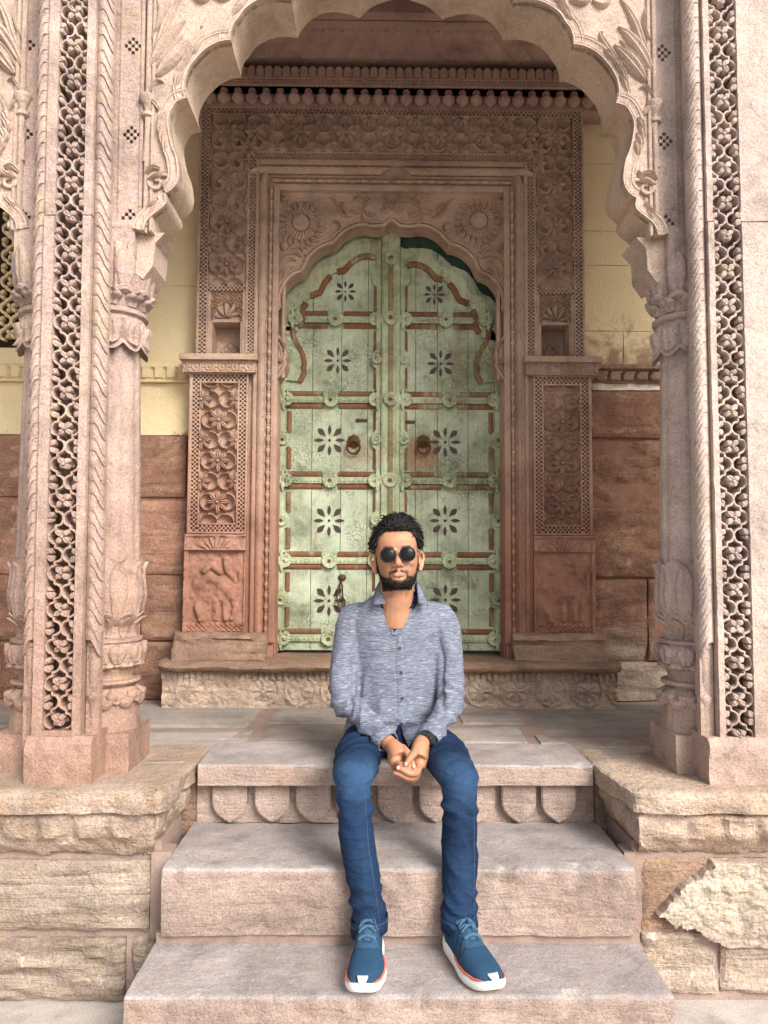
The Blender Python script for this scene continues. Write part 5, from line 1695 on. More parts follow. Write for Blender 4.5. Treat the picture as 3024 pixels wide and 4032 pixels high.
# centre post, fixed to the leaf with the hanging hasp
cp = MB()
px0, px1 = -.050, .050
zP = dz(903) - .02
cp.bbox(px0, px1, YD - .038, YD, zD0, zP, .006)
post = under(cp.build('centre_post', GREEN2, None, 30), dl)
cs = MB(); c2 = MB()
for (a, b) in ((zD0 + .02, dz(1040)),):
    slant_strip(cs, -.016, .016, a, b, YD - .037, False, .020, .008)
    for (u_, v_) in ((-.047, -.021), (.021, .047)):
        c2 = MB(); slant_strip(c2, u_, v_, a, b, YD - .037, False, .014, .006)
        under(c2.build('rope_strip', GREEN2, None, 60), dl)
under(cs.build('rope_strip', FADED, None, 60), dl)
for y in [1030, 1262, 1577, 1893, 2208, 2512]:
    z = dz(y)
    under(put('rosette_boss', BOSS, None, M=T(0, YD - .040, z) @ Matrix.Diagonal((1, 1, 1, 1))), dl)
    under(put('brass_stud', STUD, None, M=T(0, YD - .056, z)), dl)
hx, hz = W(1338, 2330, YD)
hs = MB().tube([(hx + .010, YD - .012, hz + .06), (hx - .004, YD - .02, hz + .03), (hx - .014, YD - .02, hz - .03), (hx - .006, YD - .02, hz - .08), (hx + .012, YD - .02, hz - .085), (hx + .016, YD - .02, hz - .03), (hx + .014, YD - .02, hz + .03), (hx + .006, YD - .012, hz + .06)], .0042, 6)
hs.ell((hx + .012, YD - .006, hz + .075), (.022, .008, .018), 12, 6)
hs.tube([(hx + .012, YD - .012, hz - .02), (hx + .03, YD - .016, hz - .05), (hx + .022, YD - .012, hz - .09)], .004, 6)
under(hs.build('hanging_hasp', IRON, None, 50), dl)
# dark timber tympanum behind the leaves and the gap under them
tym = MB().box(-.64, .64, 4.108, 4.15, .9, 3.3).build('door_backing', DKGREEN)
tag(tym, 'dark green boarding glimpsed above and behind the two door leaves', 'door backing')
# ------------------------------------------------------------------ seated man
def skin_mat():
    t = NT('warm_skin')
    at = t.n('Attribute', attribute_name='face'); sp = t.n('SeparateColor'); t.l(at.outputs['Color'], sp.inputs[0])
    p = t.pos()
    c = t.ramp(t.noise(p, 30, 4, .6), [(.3, (.35, .172, .097)), (.7, (.44, .225, .132))])
    c = t.mix(sp.outputs['Green'], c, (.50, .17, .135))            # lips
    c = t.mix(sp.outputs['Blue'], c, (.52, .215, .13))             # knuckles, nose, ears: redder
    bn = t.math('MULTIPLY', sp.outputs['Red'], t.ramp(t.noise(p, 420, 3, .7), [(.30, .55), (.55, 1.0)]))
    c = t.mix(bn, c, (.016, .011, .009))
    m = t.out(c, .48, t.bump(t.noise(p, 300, 3), .001, .5), .4)
    t.b.inputs['Subsurface Weight'].default_value = .12
    t.b.inputs['Subsurface Radius'].default_value = (.012, .004, .002)
    t.b.inputs['Subsurface Scale'].default_value = .6
    return m
SKIN = skin_mat()
def hair_mat():
    t = NT('black_hair'); return t.out((.006, .005, .0045), .5, None, .25)
HAIR = hair_mat()
def shirt_mat(name, a, b, hi, amt=.75):
    t = NT(name)
    n1 = t.noise(t.pos((16, 16, 150), (0, R(4), 0)), 1.6, 4, .65, .3)
    n2 = t.noise(t.pos((30, 30, 260), (0, R(-3), 0)), 1.6, 3, .6, .2)
    c = t.ramp(n1, [(.36, a), (.60, b)])
    c = t.mix(t.ramp(n2, [(.53, 0.0), (.68, amt)]), c, hi)
    return t.out(c, .9, t.bump(t.math('ADD', n1, n2), .002, .8), .1)
SHIRT = shirt_mat('slub_blue_grey_cotton', (.095, .108, .15), (.175, .195, .25), (.42, .44, .50))
NAVY = simple('navy_cloth', (.012, .016, .055), .85, .1)
def denim():
    t = NT('blue_denim')
    p = t.pos()
    tw = t.noise(t.pos((420, 420, 130), (0, R(35), R(20))), 1.0, 3, .6)
    big = t.noise(p, 6, 5, .6, .6)
    c = t.ramp(big, [(.34, (.005, .013, .036)), (.62, (.009, .026, .068))])
    c = t.mix(t.ramp(tw, [(.50, 0.0), (.72, .55)]), c, (.024, .052, .110))
    # faded thigh fronts and knees
    at = t.n('Attribute', attribute_name='fade'); c = t.mix(t.math('MULTIPLY', at.outputs['Fac'], t.ramp(t.noise(p, 11, 5, .65), [(.3, .25), (.65, 1.0)])), c, (.034, .078, .160))
    wr = t.noise(t.pos((10, 10, 34), (0, R(12), 0)), 1.0, 3, .55, 1.2)
    return t.out(c, .85, t.bump(tw, .0012, .7, t.bump(wr, .012, .7)), .15)
DENIM = denim()
SEAM = simple('denim_stitch', (.06, .085, .13), .8, .1)

man = thing('person', 'seated man in slub blue-grey shirt, blue jeans and dark sunglasses, hands clasped between his knees', 'person', (0, 2.95, ZS))
def loft(mb, rings, n=28, power=2.0):
    """rings: (cx, cy, cz, rx, ry) horizontal superellipse slices"""
    V = []; f = []
    for (cx, cy, cz, rx, ry) in rings:
        for j in range(n):
            a = 2 * math.pi * j / n
            c, s_ = math.cos(a), math.sin(a)
            e = 2.0 / power
            V.append((cx + rx * abs(c) ** e * (1 if c >= 0 else -1), cy + ry * abs(s_) ** e * (1 if s_ >= 0 else -1), cz))
    for i in range(len(rings) - 1):
        for j in range(n):
            j2 = (j + 1) % n
            f.append((i * n + j, i * n + j2, i * n + n + j2, i * n + n + j))
    f.append(tuple(range(n))[::-1]); f.append(tuple((len(rings) - 1) * n + j for j in range(n)))
    return mb.add(V, f)
def limb(mb, pts, rad, k=6, n=20, flat=1.0):
    P = smoothpath(pts, k)
    tt = np.linspace(0, len(pts) - 1, len(P))
    mb.tube([tuple(q) for q in P], list(np.interp(tt, range(len(rad)), rad)), n, flat=flat)
    return mb
def ball(mb, c, r):
    return mb.ell(c, (r, r, r) if not hasattr(r, '__len__') else r, 14, 10)
def remesh(mb, voxel, smooth=3, fac=.5):
    me = mb.mesh('tmp', SKIN, False)
    o = bpy.data.objects.new('tmp', me); COL.objects.link(o)
    m = o.modifiers.new('r', 'REMESH'); m.mode = 'VOXEL'; m.voxel_size = voxel; m.adaptivity = 0
    if smooth:
        s_ = o.modifiers.new('s', 'SMOOTH'); s_.factor = fac; s_.iterations = smooth
    dg = bpy.context.evaluated_depsgraph_get()
    ev = o.evaluated_get(dg)
    m2 = bpy.data.meshes.new_from_object(ev)
    bpy.data.objects.remove(o); bpy.data.meshes.remove(me)
    m2.polygons.foreach_set('use_smooth', np.ones(len(m2.polygons), dtype=bool))
    m2.materials.clear()
    return m2
def coords(me):
    a = np.zeros(len(me.vertices) * 3); me.vertices.foreach_get('co', a); return a.reshape(-1, 3)
def normals(me):
    a = np.zeros(len(me.vertices) * 3); me.vertices.foreach_get('normal', a); return a.reshape(-1, 3)
def setco(me, v): me.vertices.foreach_set('co', v.ravel()); me.update()
def mput(nm, me, mat, par=None):
    me.name = nm
    if not len(me.materials): me.materials.append(mat)
    return under(put(nm, me), par or man)

# ---- head frame: local axes x right (photo right), y back, z up, origin between the eyes at skull centre
HC = Vector((.0035, 2.815, 1.418))
HR = Matrix.Rotation(R(-3.5), 3, 'Y') @ Matrix.Rotation(R(-5), 3, 'X')
HM = Matrix.Translation(HC) @ HR.to_4x4()
hd = MB()
zs_h = [-.116, -.112, -.103, -.092, -.081, -.066, -.050, -.030, -.010, .010, .030, .050, .070, .088, .102, .112, .118]
hw_ = [.026, .042, .0530, .060, .0625, .0675, .0705, .0735, .0755, .077, .078, .078, .075, .067, .053, .034, .012]
fr_ = [.066, .078, .087, .0885, .086, .0865, .086, .082, .079, .082, .088, .0885, .083, .070, .052, .034, .012]
bk_ = [.000, .010, .025, .040, .055, .068, .078, .086, .091, .095, .098, .098, .093, .083, .068, .046, .018]
V = []; f = []
n_ = 40
for z, w_, a, b in zip(zs_h, hw_, fr_, bk_):
    for j in range(n_):
        t_ = 2 * math.pi * j / n_
        c, s_ = math.cos(t_), math.sin(t_)
        e = .86 if s_ < 0 else 1.0
        yy = -a * abs(s_) ** e if s_ < 0 else b * abs(s_)
        V.append((w_ * (abs(c) ** .92) * (1 if c > 0 else -1), yy, z))
for i in range(len(zs_h) - 1):
    for j in range(n_):
        j2 = (j + 1) % n_
        f.append((i * n_ + j, i * n_ + j2, i * n_ + n_ + j2, i * n_ + n_ + j))
f.append(tuple(range(n_))[::-1]); f.append(tuple((len(zs_h) - 1) * n_ + j for j in range(n_)))
hd.add(V, f)
# nose, brow, lips, chin, cheeks, ears
hd.tube([(0, -.080, .012), (0, -.090, -.005), (0, -.100, -.022), (0, -.1075, -.036), (0, -.104, -.043)], [.008, .0085, .0105, .0125, .008], 12)
for q in (-1, 1):
    hd.ell((q * .0135, -.094, -.0395), (.0085, .0105, .0075), 10, 8)
    hd.ell((q * .027, -.080, .017), (.026, .013, .008), 12, 8)
    hd.ell((q * .040, -.062, -.028), (.022, .018, .020), 12, 8)
    hd.ell((q * .0085, -.0885, -.0690), (.0125, .0075, .0040), 10, 8)
    hd.ell((q * .007, -.0885, -.0755), (.0125, .0080, .0048), 10, 8)
    # ear: rim, lobe and bowl
    rim = [(q * (.0765 + .017 * u), .012 - .010 * u + yy, zz) for u, yy, zz in ((.2, -.004, -.058), (.5, .000, -.052), (.9, .010, -.035), (1.2, .020, -.012), (1.15, .018, .004), (.8, .008, .012), (.3, -.004, .008), (.0, -.006, -.008))]
    hd.tube([tuple(p_) for p_ in smoothpath(rim, 3)], .0052, 8)
    hd.ell((q * .081, .014, -.022), (.0065, .014, .026), 10, 8)
    hd.ell((q * .0795, .010, -.052), (.006, .008, .009), 10, 8)
hd.ell((0, -.0835, -.097), (.018, .012, .012), 12, 8)
hd.ell((0, -.088, -.057), (.010, .006, .012), 10, 8)
bd = MB().xadd(hd, HM)
# neck and torso (inside the shirt)
limb(bd, [(.002, 2.88, 1.17), (.003, 2.865, 1.23), (.004, 2.845, 1.29), (.004, 2.835, 1.36)], [.070, .063, .061, .060])
limb(bd, [(-.03, 2.84, 1.36), (-.03, 2.825, 1.28), (-.012, 2.835, 1.215)], [.012, .012, .010], 4, 10)
limb(bd, [(.036, 2.84, 1.36), (.034, 2.825, 1.28), (.014, 2.835, 1.215)], [.012, .012, .010], 4, 10)
loft(bd, [(0, 2.96, .70, .15, .10), (0, 2.955, .80, .145, .098), (0, 2.95, .92, .142, .095), (0, 2.94, 1.05, .165, .098), (0, 2.925, 1.14, .172, .092), (0, 2.91, 1.19, .160, .078), (0, 2.895, 1.235, .10, .062), (0, 2.89, 1.27, .05, .05)], 28, 2.3)
def limbs_arm(s_):
    return ([(-.160, 2.915, 1.175), (-.186, 2.885, 1.03), (-.186, 2.83, .895), (-.108, 2.735, .846), (-.024, 2.640, .785)] if s_ < 0 else
            [(.172, 2.915, 1.182), (.202, 2.885, 1.03), (.202, 2.83, .885), (.160, 2.735, .848), (.100, 2.640, .798)])
for s_ in (-1, 1): limb(bd, limbs_arm(s_), [.030, .028, .024, .024, .026])
LEG = {-1: [(-.10, 2.95, .742), (-.128, 2.69, .744), (-.143, 2.445, .728), (-.126, 2.405, .55), (-.088, 2.365, .345)],
       1: [(.11, 2.95, .742), (.160, 2.69, .744), (.190, 2.445, .724), (.188, 2.41, .53), (.182, 2.375, .345)]}
for s_ in (-1, 1):
    L = LEG[s_]
    limb(bd, L + [(L[-1][0], L[-1][1] + .005, .30)], [.03, .03, .028, .028, .028, .032])
# ---- hands: palms and five fingers each, measured on the photograph
def H(x, y, Y):
    X, Z = W(1250 + x / 2.37, 2500 + y / 2.37, Y); return (X, Y, Z)
def finger(pts, r0, r1):
    limb(bd, pts, list(np.linspace(r0, r1, len(pts))), 5, 12); ball(bd, pts[-1], r1 * .97)
# his right hand (photo left), curled, resting inside the other
limb(bd, [H(690, 1030, 2.635), H(735, 1085, 2.60), H(770, 1150, 2.575)], [.026, .031, .033], 5, 16)
limb(bd, [H(715, 1080, 2.61), H(720, 1150, 2.585), H(740, 1200, 2.57)], [.022, .024, .022], 5, 14)
finger([H(735, 1195, 2.565), H(790, 1215, 2.535), H(845, 1235, 2.535), H(885, 1245, 2.55)], .0115, .0085)
finger([H(725, 1215, 2.575), H(770, 1245, 2.545), H(830, 1262, 2.545), H(870, 1270, 2.56)], .0112, .0085)
finger([H(722, 1235, 2.59), H(760, 1265, 2.565), H(810, 1275, 2.565)], .0105, .0080)
finger([H(725, 1245, 2.605), H(765, 1280, 2.585), H(800, 1285, 2.585)], .0095, .0072)
finger([H(790, 1050, 2.60), H(835, 1095, 2.565), H(865, 1150, 2.548), H(888, 1205, 2.540), H(900, 1232, 2.538)], .0135, .0082)
# his left hand (photo right), cupping from below, thumb laid across
limb(bd, [H(985, 985, 2.635), H(955, 1060, 2.60), H(935, 1150, 2.575)], [.025, .028, .030], 5, 16)
limb(bd, [H(985, 1030, 2.625), H(965, 1150, 2.595), H(945, 1235, 2.58)], [.022, .025, .023], 5, 14)
finger([H(950, 1225, 2.570), H(925, 1285, 2.535), H(865, 1292, 2.520), H(800, 1262, 2.520), H(758, 1243, 2.525)], .0125, .0088)
finger([H(945, 1265, 2.580), H(905, 1325, 2.548), H(850, 1335, 2.530), H(780, 1305, 2.528), H(722, 1285, 2.532)], .0122, .0086)
finger([H(945, 1280, 2.595), H(905, 1345, 2.568), H(850, 1350, 2.552), H(790, 1325, 2.548)], .0115, .0082)
finger([H(950, 1270, 2.61), H(915, 1335, 2.585), H(870, 1345, 2.572), H(820, 1330, 2.570)], .0102, .0075)
finger([H(930, 1045, 2.59), H(905, 1100, 2.552), H(868, 1150, 2.528), H(838, 1192, 2.522), H(825, 1212, 2.524)], .0140, .0088)
me = remesh(bd, .0030, 3, .5)
co = coords(me)
HI = HM.inverted()
A = np.array(HI.to_3x3()); tr = np.array(HI.translation)
lc = co @ A.T + tr
x, y, z = lc[:, 0], lc[:, 1], lc[:, 2]
ax = np.abs(x)
nz_ = fbm(x * 90, z * 90 + y * 40, 5, 3)
head = (z > -.15) & (z < .14) & (co[:, 1] < 2.95) & (co[:, 2] > 1.24)
# beard: along the jaw up to the sideburns, moustache, chin
jaw = np.interp(ax, [0, .018, .028, .040, .052, .063, .071, .078], [-.090, -.088, -.077, -.077, -.074, -.064, -.034, .028]) + nz_ * .006
beard = np.clip((jaw - z) / .013 + .45, 0, 1) * (y < .012) * np.clip((z + .128) / .006, 0, 1)
beard *= np.clip(1.15 - np.clip((y - .004) / .02, 0, 1), 0, 1) * (ax < .0765) * (y < .010)
soul = np.exp(-((ax) / .006) ** 2 - ((z + .084) / .006) ** 2) * .8
mou = np.clip(1.25 - np.abs((z + .0590 + ax * .16 - .0005) / .0062) ** 2, 0, 1) * (ax < .034) * np.clip((ax - .002) / .006, .45, 1) * (y < -.05)
mside = .85 * np.clip(1 - np.abs((ax - .0305) / .0075) ** 2, 0, 1) * (z < -.058) * (z > -.10) * (y < -.03)
lipm = np.clip(1.25 - (x / .0215) ** 2 - ((z + .0725) / .0070) ** 2, 0, 1) * (y < -.06)
beard = np.clip(np.maximum.reduce([beard, soul, mou * .85, mside]), 0, 1) * (1 - np.clip(lipm * 1.5, 0, 1))
under_l = np.clip(1 - (x / .020) ** 2 - ((z + .088) / .006) ** 2, 0, 1) * .55
beard = np.clip(beard - under_l * (z > -.094), 0, 1)
stub = .30 * np.clip((-.02 - z) / .04, 0, 1) * (y < .0) * (ax > .02)
brow = np.clip(1.2 - ((z - .0225 - .004 * np.sin((ax - .012) * 60)) / .0055) ** 2, 0, 1) * (ax > .012) * (ax < .050) * (y < -.05)
red = np.where(head, np.clip(np.maximum(np.maximum(beard, stub), brow), 0, 1), 0)
green = np.where(head, np.clip(lipm, 0, .8), 0)
blue = np.where(head, np.clip(np.exp(-((x / .016) ** 2 + ((z + .036) / .016) ** 2)) * (y < -.08) + (ax > .079) * .5, 0, 1) * .5, 0)
hands = (co[:, 2] < .82) & (co[:, 1] < 2.66) & (co[:, 2] > .68) & (np.abs(co[:, 0] - .03) < .1)
blue = np.where(hands, np.clip(.25 + fbm(co[:, 0] * 60, co[:, 2] * 60, 3, 2) * .5, 0, .5), blue)
at = me.color_attributes.new('face', 'FLOAT_COLOR', 'POINT')
at.data.foreach_set('color', np.stack([red, green, blue, np.ones(len(x))], 1).ravel())
body = mput('body', me, SKIN)
# finger nails
for pos_, nx_ in ((H(826, 1206, 2.512), 0), (H(899, 1228, 2.527), .2), (H(752, 1240, 2.514), -.2)):
    b = MB().ell(pos_, (.0058, .0022, .0070), 10, 6)
    under(b.build('finger_nail', simple('nail', (.62, .36, .27), .3, .5, 0, .05), None, True), man)

# ---- hair: cap plus hundreds of curling locks
def scalp(th, ph, k=1.0):
    """point on the skull: th azimuth (0 = front), ph elevation"""
    ce, se = math.cos(ph), math.sin(ph)
    zz = .018 + .104 * se * k
    x_ = .081 * math.sin(th) * ce * k
    y_ = (-.090 if math.cos(th) > 0 else -.100) * math.cos(th) * ce * k
    return Vector((x_, y_, zz))
hairline = lambda th: R(np.interp(abs(math.degrees(th)), [0, 25, 42, 56, 68, 85, 104, 130, 180], [35, 36, 33, 22, 8, 10, 14, -12, -36]))
cap = MB()
nu_, nv_ = 48, 14
P = np.zeros((nu_, nv_, 3))
for i in range(nu_):
    th = 2 * math.pi * i / nu_ - math.pi
    lo = hairline(th)
    for j in range(nv_):
        ph = lo + (R(90) - lo) * j / (nv_ - 1)
        q = scalp(th, ph, 1.0 + .08 * min(1, j / 2.0) + .05 * min(1, max(0, j - 1) / 5) * max(0.0, math.sin(ph)))
        P[i, j] = q
cap.grid(P, 0, True)
cap = MB().xadd(cap, HM)
hair = under(put('hair', None), man)
under_cap = cap.build('hair_cap', HAIR, hair, True)
loc = MB()
rg = random.Random(11)
for k in range(1500):
    th = rg.uniform(-math.pi, math.pi)
    lo = hairline(th)
    ph = lo + (R(86) - lo) * (rg.random() ** .85)
    if rg.random() < .35:                      # denser along the forehead line
        th = rg.uniform(-R(80), R(80)); lo = hairline(th); ph = lo + R(rg.uniform(0, 16))
    topness = max(0.0, math.sin(ph)); front = max(0.0, math.cos(th))
    p0 = scalp(th, ph, 1.05 + .06 * topness)
    nrm = Vector((p0.x / .081, p0.y / .095, (p0.z - .018) / .104)).normalized()
    # combed up and back with a side sweep on top, down over the sides
    flow = Vector((.25 * math.copysign(1, p0.x) * topness + .45 * topness, .85 * front * topness + .25, .25 * front * (1 - topness) - .75 * (1 - front) * (1 - topness)))
    flow = flow + Vector((rg.gauss(0, .26), rg.gauss(0, .26), rg.gauss(0, .22)))
    flow = (flow - nrm * flow.dot(nrm))
    if flow.length < 1e-3: continue
    flow.normalize()
    side = nrm.cross(flow)
    L = rg.uniform(.024, .042) * (1 + .7 * topness) * (.55 if topness < .3 else 1)
    cr = rg.uniform(.0025, .0070) * (.6 + .6 * topness); tw = rg.uniform(3.0, 6.5) * rg.choice((-1, 1)); ph0 = rg.uniform(0, 6.28)
    pts = []
    m_ = 10
    lift = rg.uniform(.02, .15) + .22 * front * topness
    for i in range(m_):
        u = i / (m_ - 1)
        q = p0 + nrm * (L * lift * math.sin(u * 2.4)) + flow * (L * u) + (side * math.cos(ph0 + tw * u) + nrm * math.sin(ph0 + tw * u)) * cr * u
        pts.append(tuple(q))
    r0 = rg.uniform(.0014, .0040)
    loc.tube(pts, [r0 * v for v in (1, 1.1, 1.15, 1.1, 1.0, .9, .75, .55, .35, .12)], 5)
loc = MB().xadd(loc, HM)
tag(loc.build('hair_lock', HAIR, hair, True), kind='stuff')
bear = MB()
vn = normals(me)
cand = np.where((red > .62) & head & (z < -.0))[0]
for k in range(2600):
    i = rg.choice(cand) if len(cand) else 0
    p0 = Vector(co[i]); nn = Vector(vn[i])
    dn = (nn * .55 + Vector((rg.uniform(-.3, .3), -.10, -.55))).normalized()
    L = rg.uniform(.0018, .0040)
    bear.tube([tuple(p0 - nn * .001), tuple(p0 + (nn * .6 + dn) * L * .5), tuple(p0 + (nn * .5 + dn) * L)], [.0009, .0007, .0002], 3, cap=False)
tag(bear.build('beard', HAIR, man, True), kind='stuff') if False else under(bear.build('beard', HAIR, None, True, kind='stuff'), man)

# ---- shirt
fold = lambda a: 1 - 2 * np.abs(np.sin(a)) ** .7
sh = MB()
loft(sh, [(.0, 2.955, .735, .198, .140), (.0, 2.95, .77, .190, .140), (.0, 2.945, .82, .178, .134), (.002, 2.945, .90, .170, .122), (.003, 2.94, 1.0, .170, .120), (.003, 2.935, 1.08, .180, .118), (.003, 2.925, 1.14, .186, .110), (.003, 2.918, 1.185, .182, .098), (.003, 2.91, 1.222, .158, .085), (.003, 2.902, 1.25, .118, .074), (.003, 2.895, 1.275, .082, .066), (.003, 2.890, 1.288, .066, .058)], 40, 2.25)
for s_ in (-1, 1):
    A_ = limbs_arm(s_)
    pts = [A_[0], A_[1], A_[2], tuple((Vector(A_[2]) * .5 + Vector(A_[3]) * .5)), A_[3], tuple(Vector(A_[3]) * .22 + Vector(A_[4]) * .78)]
    limb(sh, [tuple(Vector(pts[0]) + Vector((-s_ * .04, 0, .012)))] + pts, [.052, .058, .056, .052, .050, .046, .040], 8, 24)
    ball(sh, A_[2], .054)
sme = remesh(sh, .0062, 4, .5)
co = coords(sme); nn = normals(sme)
X, Y, Z = co.T
d = np.zeros(len(co))
# cloth: hanging folds, gathered at the waist, rings at the elbows, diagonal pulls from the shoulder
arm = np.abs(X - .003) - np.interp(Z, [.74, .9, 1.05, 1.14], [.205, .158, .166, .142])
tor = np.clip(-arm / .02, 0, 1)
d += tor * fold(X * 22 + fbm(X * 6, Z * 5, 3, 2) * 4 + Z * 7 * np.sign(X)) * .0050 * np.clip((1.12 - Z) / .25, 0, 1)
d += tor * fold(Z * 50 + np.abs(X) * 24 + fbm(X * 8, Z * 8, 7, 2) * 4) * .0065 * np.exp(-((Z - .80) / .055) ** 2)
sl = np.clip(arm / .01, 0, 1)
d += sl * fold(Z * 62 + np.abs(X) * 30 + Y * 18 + fbm(X * 7, Z * 7, 11, 2) * 3) * .0056 * np.exp(-((Z - .91) / .075) ** 2)
d += sl * fold((np.abs(X) * .8 + Z * .35) * 60 + fbm(X * 9, Z * 9 + Y * 6, 13, 2) * 3) * .0048 * np.clip((.87 - Z) / .03, 0, 1)
d += sl * fold(Z * 16 + np.abs(X) * 42 + Y * 12 + fbm(X * 6, Z * 6, 14, 2) * 2) * .0040 * np.clip((Z - .95) / .05, 0, 1)
d += fbm(X * 12, Z * 12 + Y * 9, 17, 2) * .004
# crease between sleeve and body
d -= np.exp(-((arm - .002) / .009) ** 2) * .013 * np.clip((1.13 - Z) / .08, 0, 1) * (Y < 2.93)
co += nn * d[:, None]
setco(sme, co)
# open neck: faces in the V are removed
import bmesh
bmx = bmesh.new(); bmx.from_mesh(sme)
def invee(c):
    z0 = 1.141
    if c.z < z0 or c.y > 2.905: return c.z > 1.283
    hw = (c.z - z0) * .42 if c.z < 1.215 else .034 + (c.z - 1.215) * 1.0
    cx = -.006 + (c.z - z0) * .09
    return abs(c.x - cx) < hw
kill = [f_ for f_ in bmx.faces if invee(f_.calc_center_median())]
bmesh.ops.delete(bmx, geom=kill, context='FACES')
bmx.to_mesh(sme); bmx.free()
shirt = mput('shirt', sme, SHIRT)
from mathutils.bvhtree import BVHTree
sbv = BVHTree.FromPolygons([tuple(v.co) for v in sme.vertices], [tuple(p.vertices) for p in sme.polygons])
def on_shirt(x_, z_, off=.0015):
    h = sbv.ray_cast(Vector((x_, 2.4, z_)), Vector((0, 1, 0)))
    return Vector((x_, h[0].y - off, z_)) if h[0] else None
# placket, second edge, buttons
def strip(nm, path, wid_, mat, off=.003, th=.002, taper=False):
    P = []
    for pi_, (x_, z_) in enumerate(path):
        row = []
        w_ = wid_ if not taper else wid_ * (.30 + .70 * min(1.0, pi_ / 7.0))
        for q in (-1, -.5, 0, .5, 1):
            h = on_shirt(x_ + q * w_ / 2, z_, off)
            if h is None: h = Vector((x_ + q * w_ / 2, 2.83, z_))
            if abs(q) == 1: h.y += th + .002
            row.append(tuple(h))
        P.append(row)
    P = np.array(P)
    for _ in range(2): P[1:-1, :, 1] = (P[:-2, :, 1] + P[1:-1, :, 1] * 2 + P[2:, :, 1]) / 4
    return under(MB().grid(P[:, ::-1]).build(nm, mat, None, 60), shirt)
zv = 1.137
plk = [(W(px_, py_, 2.82)[0], W(px_, py_, 2.82)[1]) for px_, py_ in ((1571, 2500), (1574, 2560), (1576, 2640), (1580, 2720), (1583, 2800), (1583, 2855))]
plk = smoothpath(plk, 6)
strip('placket', plk, .034, SHIRT, .0035, taper=True)
vr = smoothpath([W(1570, 2498, 2.82), W(1590, 2455, 2.82), W(1612, 2420, 2.82), W(1632, 2385, 2.82)], 5)
vl = smoothpath([W(1566, 2500, 2.82), W(1556, 2460, 2.82), W(1545, 2420, 2.82), W(1536, 2390, 2.82)], 5)
strip('placket_edge', [(p_[0] + .010, p_[1]) for p_ in vr], .024, SHIRT, .0035)
strip('placket_edge', [(p_[0] - .012, p_[1]) for p_ in vl], .028, SHIRT, .0035)
BUT = MB()
BUT.lathe([(.0052, 0), (.0056, .0014), (.0048, .0024), (.0040, .0017), (.0001, .0016)], 0, 0, 14)
BTN = MB().xadd(BUT, Matrix.Rotation(R(90), 4, 'X')).mesh('button', simple('brown_button', (.055, .035, .03), .35, .5), 40)
for px_, py_ in ((1547, 2464), (1575, 2553), (1577, 2555), (1575, 2555), (1580, 2650), (1584, 2752), (1582, 2850))[:1] + ((1574, 2553), (1575, 2555), (1580, 2650), (1584, 2752), (1582, 2850))[:1] + ((1580, 2650), (1584, 2752), (1582, 2850)):
    X_, Z_ = W(px_, py_, 2.81)
    h = on_shirt(X_, Z_, .0055)
    if h: under(put('button', BTN, None, M=Matrix.Translation(h)), shirt)
h = on_shirt(*W(1520, 2390, 2.81), .004)
# collar: stand and two pointed flaps with navy lining
def sheet(nm, rows, mat, par, th=.0025):
    P = np.array(rows, float)
    mb = MB().grid(P)
    o = under(mb.build(nm, mat, None, 60), par)
    m = o.modifiers.new('cloth', 'SOLIDIFY'); m.thickness = th; m.offset = 0
    return o
def CW(x, y, Y):                             # collar points measured on the portrait crop
    X, Z = W(1250 + x / 2.552, 1980 + y / 2.552, Y); return (X, Y, Z)
stand = []
for a in np.linspace(-205, 25, 26):
    c, s_ = math.cos(R(a)), math.sin(R(a))
    pass
ring0, ring1 = [], []
for a in np.linspace(-62, 242, 30):           # around the back of the neck, open in front
    c, s_ = math.cos(R(a)), math.sin(R(a))
    ring0.append((.0035 + .074 * c, 2.876 + .068 * s_, 1.240 + .016 * s_))
    ring1.append((.0035 + .068 * c, 2.870 + .064 * s_, 1.282 + .020 * s_))
sheet('collar_stand', [ring0, ring1], NAVY, shirt)
colL = [[CW(648, 775, 2.885), CW(650, 840, 2.845), CW(662, 930, 2.815), CW(690, 1010, 2.797)],
        [CW(625, 790, 2.885), CW(622, 860, 2.840), CW(628, 950, 2.805), CW(640, 1018, 2.792)],
        [CW(600, 830, 2.885), CW(592, 900, 2.838), CW(588, 975, 2.805), CW(592, 1026, 2.793)],
        [CW(580, 870, 2.89), CW(570, 930, 2.842), CW(560, 1000, 2.81), CW(556, 1036, 2.797)]]
sheet('collar_flap', colL, SHIRT, shirt)
colR = [[CW(992, 765, 2.885), CW(1000, 840, 2.845), CW(1008, 930, 2.815), CW(1012, 1012, 2.797)],
        [CW(1012, 785, 2.885), CW(1024, 860, 2.840), CW(1036, 950, 2.805), CW(1048, 1022, 2.792)],
        [CW(1035, 825, 2.885), CW(1052, 900, 2.838), CW(1072, 975, 2.805), CW(1088, 1030, 2.793)],
        [CW(1055, 865, 2.89), CW(1076, 930, 2.842), CW(1102, 1000, 2.81), CW(1120, 1038, 2.797)]]
sheet('collar_flap', [r_[::1] for r_ in colR[::-1]], SHIRT, shirt)
sheet('collar_lining', [[CW(652, 800, 2.86), CW(655, 880, 2.835), CW(672, 980, 2.812)], [CW(672, 860, 2.868), CW(672, 930, 2.845), CW(690, 1005, 2.82)]], NAVY, shirt, .001)
sheet('collar_lining', [[CW(996, 790, 2.86), CW(1006, 900, 2.83), CW(1010, 1000, 2.812), CW(960, 1075, 2.812)], [CW(975, 850, 2.868), CW(985, 940, 2.845), CW(975, 1010, 2.825), CW(950, 1068, 2.822)]], NAVY, shirt, .001)
